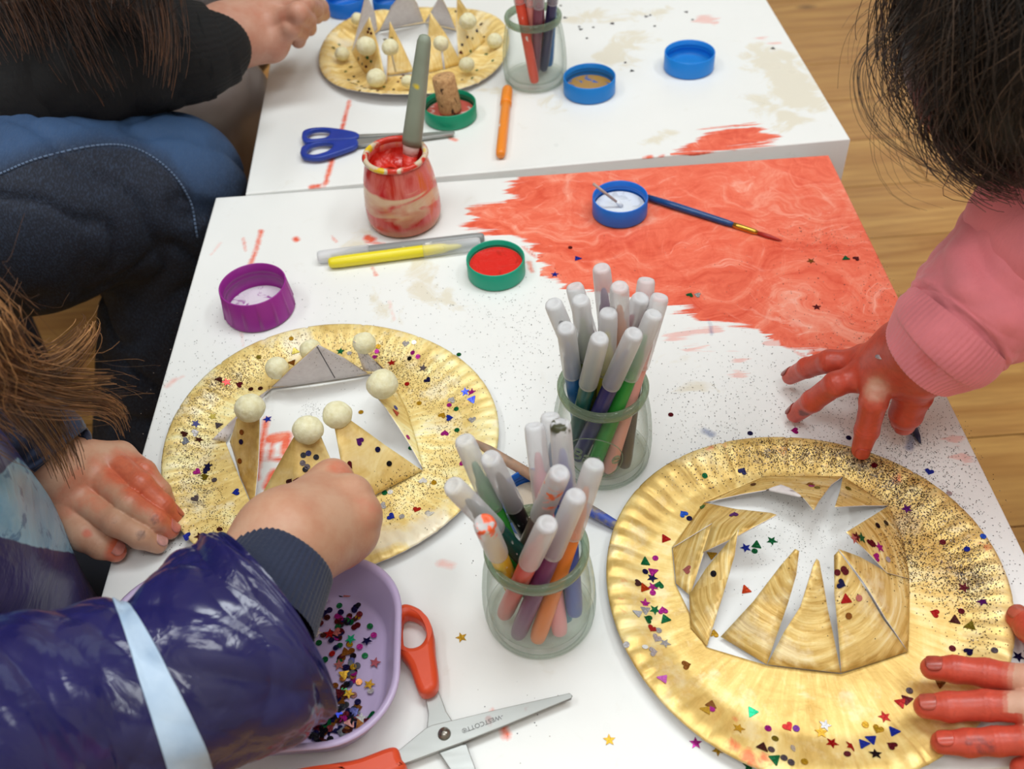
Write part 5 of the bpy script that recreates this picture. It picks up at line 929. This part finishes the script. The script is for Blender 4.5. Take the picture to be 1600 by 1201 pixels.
# ------------------------------------------------ child at lower left in the navy raincoat smock
DC = thing('person', 'child in a shiny navy raincoat smock pinching sequins over the left crown', 'person', (-.40, .30, 0))
SKD = skin_material('warm_skin', (204, 160, 132), (216, 96, 58))
q1 = lambda u, v_, z: at(60+.2165*u, 640+.2165*v_, z)
f1 = [fchain(q1, [(280, 640, .027, .0098), (560, 815, .0285, .0082), (735, 915, .0185, .0074), (862, 970, .0085, .0060)]), fchain(q1, [(420, 470, .031, .0094), (655, 680, .0325, .0080), (845, 800, .0200, .0072), (950, 868, .0090, .0060)]),
      fchain(q1, [(530, 370, .030, .0090), (735, 535, .0320, .0078), (895, 690, .0200, .0070), (975, 765, .0095, .0058)]), fchain(q1, [(600, 330, .024, .0084), (765, 440, .0260, .0070), (880, 580, .0170, .0062), (930, 660, .0085, .0052)]),
      fchain(q1, [(235, 740, .020, .0125), (340, 900, .0190, .0104), (455, 970, .0150, .0090), (555, 1022, .0090, .0068)])]
w1 = np.r_[q1(150, 440, .036), .0190]; p1_ = [(np.r_[q1(-120, 330, .055), .0190], w1), (w1, np.r_[q1(290, 640, .0255), .0120]), (w1, np.r_[q1(420, 480, .0275), .0125]), (w1, np.r_[q1(520, 390, .0265), .0120]), (w1, np.r_[q1(580, 350, .0225), .0108]), (w1, np.r_[q1(240, 730, .020), .0130])]
V1, Q1 = hand(f1, p1_, .009, .0002, .0045)
q2 = lambda u, v_, z: at(380+.1832*u, 700+.1832*v_, z)
f2_ = [fchain(q2, [(770, 245, .070, .0100), (890, 340, .045, .0088), (820, 420, .026, .0076), (790, 430, .0135, .0062)]), fchain(q2, [(925, 390, .076, .0102), (985, 480, .050, .0088), (900, 540, .032, .0076), (860, 540, .022, .0064)]), fchain(q2, [(1010, 560, .072, .0100), (1010, 640, .048, .0086), (930, 680, .034, .0074), (890, 680, .026, .0064)]),
       fchain(q2, [(985, 725, .063, .0092), (980, 805, .046, .0080), (910, 830, .038, .0070), (860, 820, .034, .0062)]), fchain(q2, [(540, 470, .062, .0130), (700, 340, .044, .0100), (780, 385, .026, .0086), (785, 425, .0130, .0066)])]
w2 = np.r_[q2(380, 790, .082), .0225]; p2_ = [(np.r_[q2(80, 1060, .085), .0232], w2), (w2, np.r_[q2(755, 290, .068), .0105]), (w2, np.r_[q2(900, 420, .073), .0108]), (w2, np.r_[q2(975, 570, .070), .0108]), (w2, np.r_[q2(950, 720, .062), .0110]), (np.r_[q2(560, 850, .070), .0165], np.r_[q2(830, 845, .056), .0118]), (np.r_[q2(480, 640, .074), .018], np.r_[q2(660, 390, .066), .0115])]
V2, Q2 = hand(f2_, p2_, .013, .0012, .007, .0010)
hc3, hf3 = Z(-.43, .40, .36), (.75, .05, -.62); fn3, g3 = head_prims(hc3, hf3, .085)
f3 = union([(Z(-.44, .29, -.15), Z(-.42, .34, .18), .075, .075), (Z(-.42, .34, .18), Z(-.42, .38, .30), .04, .038), (Z(-.42, .43, .17), Z(-.40, .46, .06), .035, .03), (Z(-.40, .46, .06), q1(-120, 330, .055), .03, .020), (Z(-.40, .25, .17), at(-330, 1290, .13), .04, .036), (at(-330, 1290, .13), at(-120, 1235, .112), .036, .034), (at(-120, 1235, .112), at(150, 1122, .09), .034, .030), (at(150, 1122, .09), at(330, 1036, .084), .030, .027), (at(330, 1036, .084), q2(80, 1060, .085), .027, .0235)], .025)
V3, Q3 = nets(lambda P: smin(f3(P), fn3(P), .03), Z(-.58, .1, -.26), Z(-.10, .56, .50), .008)
V, Fq = join([(V1, Q1.tolist()), (V2, Q2.tolist()), (V3, Q3.tolist())])
pt = paintattr(V, [(q1(330, 560, .04), .016, .44), (q1(470, 390, .045), .013, .46), (q1(660, 440, .035), .020, .62), (q1(790, 570, .035), .016, .74), (q1(930, 720, .02), .014, .78), (q1(250, 650, .035), .014, .44), (q1(430, 640, .04), .010, .38), (q1(350, 885, .03), .004, .9), (q1(790, 720, .035), .004, .9), (q1(955, 870, .012), .007, .6), (q1(565, 1010, .012), .008, .8), (q2(830, 200, .078), .010, .5), (q2(860, 985, .05), .009, .8), (q2(960, 950, .045), .008, .7)])
dt = paintattr(V, [(q1(885, 985, .005), .006, .75), (q1(740, 905, .026), .0045, .55), (q1(840, 790, .027), .004, .5), (q1(540, 800, .037), .004, .35), (q1(960, 890, .006), .005, .6)])
mesh('body', V, np.array(Fq), SKD, DC, True, attrs={'paint': pt, 'dirt': dt}); eyes(DC, g3, .085)
nc = (214, 158, 150)
for ch_, cl, upv in ((f1[0], nc, (0.1, .1, 1)), (f1[1], (206, 120, 110), (0.1, .1, 1)), (f1[2], (206, 108, 84), (.5, .5, .7)), (f1[4], (206, 130, 116), (-.2, .1, 1))): nail(DC, ch_, cl, upv)
mrc = M('navy_raincoat', (30, 30, 84), .16, spec=.6); ob = mrc.obj(); n1 = mrc.noise(11, 3, .5, ob, .6); n2 = mrc.noise(40, 4, .55, ob, 1.0); mrc.col(mrc.mix(mrc.rng(n1, .35, .7), (24, 24, 70), (40, 40, 100))); mrc.ro(mrc.rng(n2, .3, .7, .13, .27)); mrc.bump(mrc.math('ADD', n1, mrc.math('MULTIPLY', n2, .35)), .5, .008)
SL = [(*Z(-.40, .25, .17), .075), (*at(-330, 1290, .13), .072), (*at(-120, 1235, .115), .068), (*at(40, 1165, .102), .060), (*at(150, 1122, .094), .050), (*at(245, 1088, .089), .0475), (*at(330, 1036, .086), .050), (*at(395, 992, .083), .0535), (*at(418, 976, .082), .0545)]
sleeve('raincoat_sleeve', SL, mrc.m, DC, 330, 200, .0052, 23)
mst = M('pale_blue_strap', (172, 196, 222), .4); q = mst.noise(60, 3); mst.col(mst.mix(mst.rng(q, .3, .7), (160, 186, 214), (184, 206, 228))); mst.bump(mst.noise(500, 2), .2, .0005)
o = sleeve('strap', SL, mst.m, DC, 330, 200, .0052, 23, .602, .650, .0012); md = o.modifiers.new('t', 'SOLIDIFY'); md.thickness = .0012
mcf = cloth_material('navy_sweater', (30, 40, 66), .85, 600, .0008, .5, .2); sleeve('cuff', [(*at(395, 958, .082), .034), (*at(416, 922, .082), .0315), (*at(436, 888, .082), .0290), (*at(446, 872, .082), .0275), (*at(448, 869, .082), .0235)], mcf.m, DC, 40, 240, 0, 3, ribs=60)
mpt = M('printed_smock', (40, 40, 96), .3); ob = mpt.obj(); n1 = mpt.noise(16, 4, .6, ob, 1.2); at_ = mpt.math('ADD', mpt.attr('print'), mpt.math('MULTIPLY', mpt.math('SUBTRACT', n1, .5), .35))
cp = mpt.mix(mpt.rng(n1, .35, .65), (120, 176, 210), (176, 214, 234)); cp = mpt.mix(mpt.rng(mpt.noise(60, 4, .6, ob, .5), .55, .62, 0, .7), cp, (60, 110, 160)); nv_ = mpt.mix(mpt.rng(n1, .3, .7), (44, 40, 92), (62, 56, 112)); mpt.col(mpt.mix(mpt.rng(at_, .45, .52), nv_, cp)); mpt.bump(n1, .4, .006)
V, Q = cloth_nets(union([(Z(-.40, .26, -.34), Z(-.378, .33, .10), .125, .106), (Z(-.41, .43, .15), Z(-.385, .44, .05), .06, .05), (Z(-.40, .25, .16), Z(-.36, .20, .13), .075, .07)], .05), [Z(-.5, .15, -.36), Z(-.34, .5, .18)], .09, .006, .009, 26, 41)
prx = (V-CAM); dd = np.maximum(prx@fw, .05); PX = 800+FPX*(prx@RT)/dd; PY = 600.5-FPX*(prx@UP)/dd
pr_ = np.clip(.5+(-sdpoly(PX, PY, np.array([(-60, 742), (0, 742), (30, 715), (70, 760), (125, 866), (70, 856), (0, 838), (-60, 820)]))*-1)/40, 0, 1)
mesh('smock', V, Q, mpt.m, DC, attrs={'print': pr_})
V, Q = nets(union([(Z(-.44, .28, -.22), Z(-.335, .44, -.17), .085, .066), (Z(-.335, .44, -.17), Z(-.34, .44, -.40), .06, .045), (Z(-.46, .24, -.22), Z(-.335, .32, -.17), .085, .066), (Z(-.335, .32, -.17), Z(-.34, .32, -.40), .06, .045)], .03), Z(-.56, .1, -.449), Z(-.18, .56, -.06), .008); mesh('trousers', relax(V.astype(float), Q, 2), Q, plain((20, 22, 34), .85, name='dark_trousers'), DC)
V, Q = cloth_nets(union([(Z(-.455, .28, -.30), Z(-.435, .33, .16), .115, .098), (Z(-.43, .35, .17), Z(-.425, .37, .235), .062, .050), (Z(-.43, .42, .16), Z(-.40, .46, .07), .055, .046), (Z(-.42, .25, .15), Z(-.38, .22, .12), .07, .06)], .05), [Z(-.5, .2, -.34), Z(-.38, .5, .25)], .1, .009, .006, 22, 71); mesh('sweater', V, Q, mcf.m, DC)
sleeve('sleeve', [(*Z(-.42, .45, .15), .045), (*at(-110, 600, .095), .040), (*at(0, 655, .072), .035), (*at(60, 697, .052), .030), (*at(84, 718, .043), .0275), (*at(86, 720, .043), .021)], mcf.m, DC, 70, 80, .003, 9)
hl = [hairmat('light_brown_hair', (142, 100, 64)), hairmat('blond_brown_hair', (186, 138, 90)), hairmat('mid_brown_hair', (98, 66, 44))]
gd = [(A3([(-120, 470, .24), (-30, 545, .21), (40, 625, .155), (88, 695, .105), (108, 748, .072)]), 230, .0085, .0045, .00034), (A3([(-120, 440, .24), (-40, 520, .22), (20, 600, .17), (60, 660, .125), (80, 715, .09)]), 150, .009, .006, .00034), (A3([(-120, 480, .24), (-30, 560, .21), (40, 588, .18), (88, 572, .16), (124, 540, .15), (138, 518, .148), (130, 506, .146)]), 130, .0075, .003, .00036),
      (A3([(-120, 480, .24), (-20, 572, .21), (70, 594, .17), (130, 594, .15), (188, 592, .135)]), 130, .0065, .0022, .00036), (A3([(-120, 490, .24), (-10, 588, .20), (80, 618, .16), (150, 626, .13), (184, 646, .11), (200, 684, .09)]), 170, .0065, .003, .00036),
      (A3([(-120, 500, .24), (-50, 620, .20), (0, 660, .16), (30, 690, .13)]), 120, .010, .008, .00034), (A3([(-120, 460, .24), (0, 560, .2), (90, 600, .16), (180, 600, .12), (215, 620, .11)]), 24, .012, .012, .00016), (A3([(-120, 440, .24), (-20, 520, .22), (20, 480, .2), (40, 440, .19)]), 18, .012, .014, .00016), (A3([(-120, 440, .24), (0, 540, .2), (100, 560, .16), (160, 520, .15)]), 14, .012, .014, .00016)]
for k_ in range(60):
    a = k_*2.39996; e = PI/2-1.5*math.sqrt((k_+.5)/60); d_ = np.array([math.cos(a)*math.cos(e), math.sin(a)*math.cos(e), math.sin(e)])
    if d_@np.array(hf3) > .4: continue
    p0 = hc3+np.array([0, 0, .105]); p1 = hc3+np.array([0, 0, .015])+d_*.094; gd.append((np.array([p0, (p0+p1)/2+d_*.022, p1, p1+np.array([d_[0]*.02, d_[1]*.02, -.09]), p1+np.array([d_[0]*.02, d_[1]*.02, -.16])]), 26, .008, .010, .0005))
for i_ in range(9):
    g_ = gd[i_]; r0 = hc3+np.array([.035, -.01+.004*i_, -.0])+np.array([.35, -.55, .1])*.09; gd[i_] = (np.vstack([hc3+np.array([.0, -.02, .098]), hc3+np.array([.055, -.062, .035]), g_[0]]), *g_[1:]) if False else (np.vstack([hc3+np.array([.01, -.03+.004*i_, .092]), hc3+np.array([.062, -.055+.006*i_, .02]), g_[0][0:]]), *g_[1:])
hair('hair', gd, hl, DC, 16)
# ------------------------------------------------ child at right in the pink sweatshirt
EC = thing('person', 'child in a pink sweatshirt with dark hair and red-painted hands, leaning over the right crown', 'person', (.60, .45, 0))
SKE = skin_material('light_skin', (214, 168, 144), (206, 62, 38))
q3 = lambda u, v_, z: at(1150+.28125*u, 480+.28125*v_, z)
f5 = [fchain(q3, [(700, 305, .052, .0085), (520, 300, .048, .0075), (395, 335, .032, .0068), (300, 385, .014, .0056)]), fchain(q3, [(715, 375, .056, .0090), (555, 425, .052, .0078), (425, 520, .030, .0072), (330, 592, .010, .0060)]), fchain(q3, [(790, 390, .060, .0098), (765, 520, .056, .0084), (728, 680, .033, .0074), (694, 792, .0175, .0060)]),
      fchain(q3, [(1010, 360, .066, .0140), (985, 480, .050, .0118), (945, 590, .034, .0102), (930, 632, .026, .0080)]), fchain(q3, [(760, 260, .048, .0080), (700, 262, .030, .0070), (720, 300, .018, .0060)])]
w5 = np.r_[q3(945, 262, .078), .0190]; p5_ = [(np.r_[q3(1090, 180, .100), .0215], w5), (np.r_[q3(1030, 250, .090), .0205], np.r_[q3(1045, 350, .074), .0165]), (w5, np.r_[q3(720, 300, .052), .0110]), (w5, np.r_[q3(735, 365, .056), .0120]), (w5, np.r_[q3(800, 385, .060), .0130]), (np.r_[q3(1040, 240, .086), .0170], np.r_[q3(1010, 370, .068), .0145])]
V5, Q5 = hand(f5, p5_, .008)
q6 = lambda u, v_, z: at(1380+.234*u, 920+.234*v_, z)
f6 = [fchain(q6, [(1180, 640, .028, .0086), (960, 610, .030, .0078), (690, 560, .024, .0074), (480, 535, .021, .0070), (325, 528, .0185, .0060)]), fchain(q6, [(1200, 800, .028, .0088), (960, 790, .030, .0080), (690, 775, .024, .0076), (440, 785, .021, .0074), (285, 785, .0185, .0062)]), fchain(q6, [(1200, 960, .024, .0084), (1000, 1005, .024, .0074), (760, 1015, .019, .0070), (570, 1025, .0155, .0068), (395, 1025, .0130, .0058)]),
      fchain(q6, [(1300, 480, .026, .0110), (1130, 380, .022, .0095), (990, 260, .0145, .0085), (905, 195, .0105, .0068)]), fchain(q6, [(1230, 1120, .02, .0078), (1080, 1180, .018, .0066), (930, 1200, .012, .0060)])]
w6 = np.r_[q6(1640, 800, .045), .0210]; p6_ = [(np.r_[q6(1950, 780, .060), .0200], w6), (w6, np.r_[q6(1190, 650, .027), .0115]), (w6, np.r_[q6(1210, 800, .028), .0120]), (w6, np.r_[q6(1210, 960, .024), .0115]), (w6, np.r_[q6(1240, 1110, .020), .0105]), (w6, np.r_[q6(1310, 500, .026), .0130])]
V6, Q6 = hand(f6, p6_, .012)
hc4 = pd(1680, 50, .50); hf4 = (-.40, .16, -.90); fn4, g4 = head_prims(hc4, hf4, .070)
f4 = union([(Z(.66, .48, -.25), Z(.60, .50, .06), .085, .085), (Z(.58, .50, .06), hc4+np.array([.03, .0, -.02]), .042, .036), (Z(.58, .56, .14), at(1730, 300, .17), .042, .036), (at(1730, 300, .17), at(1570, 440, .126), .036, .028), (at(1570, 440, .126), q3(1090, 180, .100), .028, .020), (Z(.58, .40, .08), Z(.50, .28, .08), .042, .034), (Z(.50, .28, .08), at(1900, 1100, .062), .032, .024), (at(1900, 1100, .062), q6(1950, 780, .060), .024, .021)], .025)
V7, Q7 = nets(lambda P: smin(f4(P), fn4(P), .03), Z(.2, .15, -.4), Z(.80, .72, .40), .008)
V, Fq = join([(V5, Q5.tolist()), (V6, Q6.tolist()), (V7, Q7.tolist())])
n5 = len(V5); pt = np.zeros(len(V)); pt[:n5] = .95
bare = paintattr(V[:n5], [(q3(775, 455, .066), .0085, .8)]); pt[:n5] -= bare*.75
A6 = V6; p6 = np.zeros(len(V6))
for ch_, a, b, s_ in ((f6[0], .30, .46, .95), (f6[1], .36, .46, .95), (f6[2], .28, .38, .95), (f6[3], .3, .5, .95), (f6[4], .3, .5, .9)): p6 = np.maximum(p6, along(V6, ch_, a, b, s_))
pt[n5:n5+len(V6)] = p6
dt = np.zeros(len(V)); dt = np.maximum(dt, paintattr(V, [(q3(545, 315, .055), .004, .5), (q3(375, 585, .022), .004, .7), (q6(650, 1010, .026), .006, .5), (q6(690, 1070, .022), .006, .5), (q6(570, 1020, .023), .003, .6)]))
mesh('body', V, np.array(Fq), SKE, EC, True, attrs={'paint': pt, 'dirt': dt}); eyes(EC, g4, .070)
rn = (200, 70, 46)
for ch_, cl, upv in ((f5[0], (150, 60, 48), (-.3, .2, 1)), (f5[1], (150, 58, 46), (-.3, .2, 1)), (f5[3], (206, 80, 58), (-.1, -.5, .8)), (f5[2], (196, 72, 52), (0, -.4, .9)), (f6[0], (176, 74, 58), (-.1, .1, 1)), (f6[1], (190, 84, 66), (-.1, .1, 1)), (f6[2], (206, 80, 60), (-.1, .1, 1)), (f6[3], (196, 96, 74), (-.3, .2, 1))): nail(EC, ch_, cl, upv)
h_ = np.array(q3(812, 262, .075)); tag(sequin('heart', 'silver', q3(800, 275, .0860), (0, -.2, 1), .4), 'silver heart sequin stuck on the back of the red hand', 'sequin')
mpk = cloth_material('pink_fleece', (242, 136, 146), .9, 520, .0008, .4, .3); pkp = mpk.rng(mpk.math('ADD', mpk.attr('paint'), mpk.math('MULTIPLY', mpk.math('SUBTRACT', mpk.noise(130, 4, .6), .5), .5)), .3, .6); bc = mpk.b.inputs['Base Color'].links[0].from_socket; mpk.col(mpk.mix(mpk.math('MULTIPLY', pkp, .7), bc, (206, 64, 44)))
def pinksleeve(name, pts, nring, nseg, fold, seed, ribs=0):
    o = sleeve(name, pts, mpk.m, EC, nring, nseg, fold, seed, ribs=ribs); V = meshdata(o)+rootloc(EC); a = paintattr(V, [(q3(1110, 260, .11), .011, .7), (q3(1090, 330, .1), .010, .6)])
    t = o.data.attributes.new('paint', 'FLOAT', 'POINT'); t.data.foreach_set('value', a.astype(np.float32)); return o
pinksleeve('sleeve', [(*Z(.58, .56, .16), .060), (*at(1730, 300, .175), .052), (*at(1640, 375, .150), .046), (*at(1570, 440, .130), .0415), (*at(1510, 497, .113), .0375), (*at(1488, 518, .107), .0335)], 120, 110, .0042, 33)
pinksleeve('cuff', [(*at(1500, 506, .113), .0335), (*at(1478, 528, .1055), .0350), (*at(1462, 542, .0995), .0325), (*at(1444, 557, .0930), .0285), (*at(1439, 561, .0910), .0262)], 40, 256, 0, 33, 64)
pinksleeve('sleeve', [(*Z(.60, .40, .12), .058), (*Z(.52, .28, .09), .046), (*at(1900, 1100, .065), .034), (*at(1860, 1106, .060), .030)], 70, 70, .004, 35)
V, Q = cloth_nets(union([(Z(.68, .48, -.25), Z(.61, .50, .05), .14, .13), (Z(.60, .54, .11), Z(.55, .555, .165), .085, .066), (Z(.61, .44, .09), Z(.55, .34, .09), .085, .064), (Z(.58, .50, .12), Z(.50, .53, .17), .075, .05)], .05), [Z(.5, .3, -.3), Z(.75, .62, .2)], .1, .008, .006, 24, 51); mesh('sweatshirt', V, Q, mpk.m, EC, attrs={'paint': np.zeros(len(V))})
V, Q = cloth_nets(union([(Z(.74, .42, -.17), Z(.455, .42, -.10), .085, .066), (Z(.47, .42, -.115), Z(.74, .43, -.37), .062, .05), (Z(.76, .58, -.17), Z(.66, .60, -.16), .085, .07), (Z(.66, .60, -.16), Z(.76, .60, -.37), .062, .05)], .03), [Z(.40, .34, -.42), Z(.8, .66, -.05)], .07, .008, .004, 30, 61); V[:, 2] = np.maximum(V[:, 2], .004); mesh('jeans', V, Q, plain((30, 48, 104), .8, name='blue_denim'), EC)
hd = [hairmat('dark_hair', (56, 45, 38)), hairmat('dark_brown_hair', (88, 70, 58)), hairmat('black_hair', (36, 30, 27))]
gd = []; crown = np.array([-.12, -.05, 1.0]); crown /= np.linalg.norm(crown); hb = hc4+np.array([.0, 0, .004]); ex_ = np.cross(crown, [0, 1, 0]); ex_ /= np.linalg.norm(ex_); ey_ = np.cross(crown, ex_)
for k_ in range(170):
    a = k_*2.39996; pts = []; rr = np.random.default_rng(900+k_); tw2 = rr.uniform(-.5, .5); end = rr.uniform(1.8, 2.7)
    for t in np.linspace(.08+.5*rr.random(), end, 7):
        aa = a+tw2*t*.7+.12*math.sin(5*t+k_); d_ = crown*math.cos(t)+(ex_*math.cos(aa)+ey_*math.sin(aa))*math.sin(t); R_ = .084*(1+.05*rr.normal()*.6)*(1 if t < 1.7 else 1-.05*(t-1.7)); pts.append(hb+d_*R_)
    if (pts[-1]-hb)@np.array(hf4)/np.linalg.norm(pts[-1]-hb) > .93: continue
    gd.append((np.array(pts), 26, .0045, .0085, .00045))
P5 = lambda l, d0=.5: np.array([pd(*p, d0) for p in l])
gd += [(P5([(1470, -60), (1395, 50), (1350, 105), (1362, 180), (1420, 235), (1500, 275), (1560, 300)]), 26, .005, .006, .00018), (P5([(1500, -60), (1430, 20), (1375, 30), (1350, 70), (1345, 150)]), 16, .006, .007, .00015), (P5([(1480, -40), (1420, 60), (1405, 140), (1440, 220), (1520, 260)]), 24, .006, .006, .00018), (P5([(1470, 100), (1400, 190), (1420, 280), (1500, 310)]), 12, .006, .008, .00014),
       (P5([(1560, 120), (1490, 180), (1510, 235), (1565, 275), (1610, 290)]), 150, .008, .007, .0004), (P5([(1600, 100), (1540, 180), (1560, 240), (1610, 285)]), 200, .010, .008, .0004), (P5([(1700, 60), (1620, 140), (1600, 220), (1640, 290)]), 260, .014, .010, .0004), (P5([(1760, 80), (1690, 160), (1660, 240), (1690, 310)]), 260, .016, .012, .0004)]
fnc = lambda P: ell(P, hb, (.084, .081, .084)); V, Q = nets(fnc, hb-.1, hb+.1, .006); keep = ((V-hb)@np.array(hf4)/np.linalg.norm(V-hb, axis=1)) < 1.1
Q = Q[keep[Q].all(1)]; mesh('hair_underlayer', V, Q, hd[2], EC)
hair('hair', gd, hd, EC, 26)
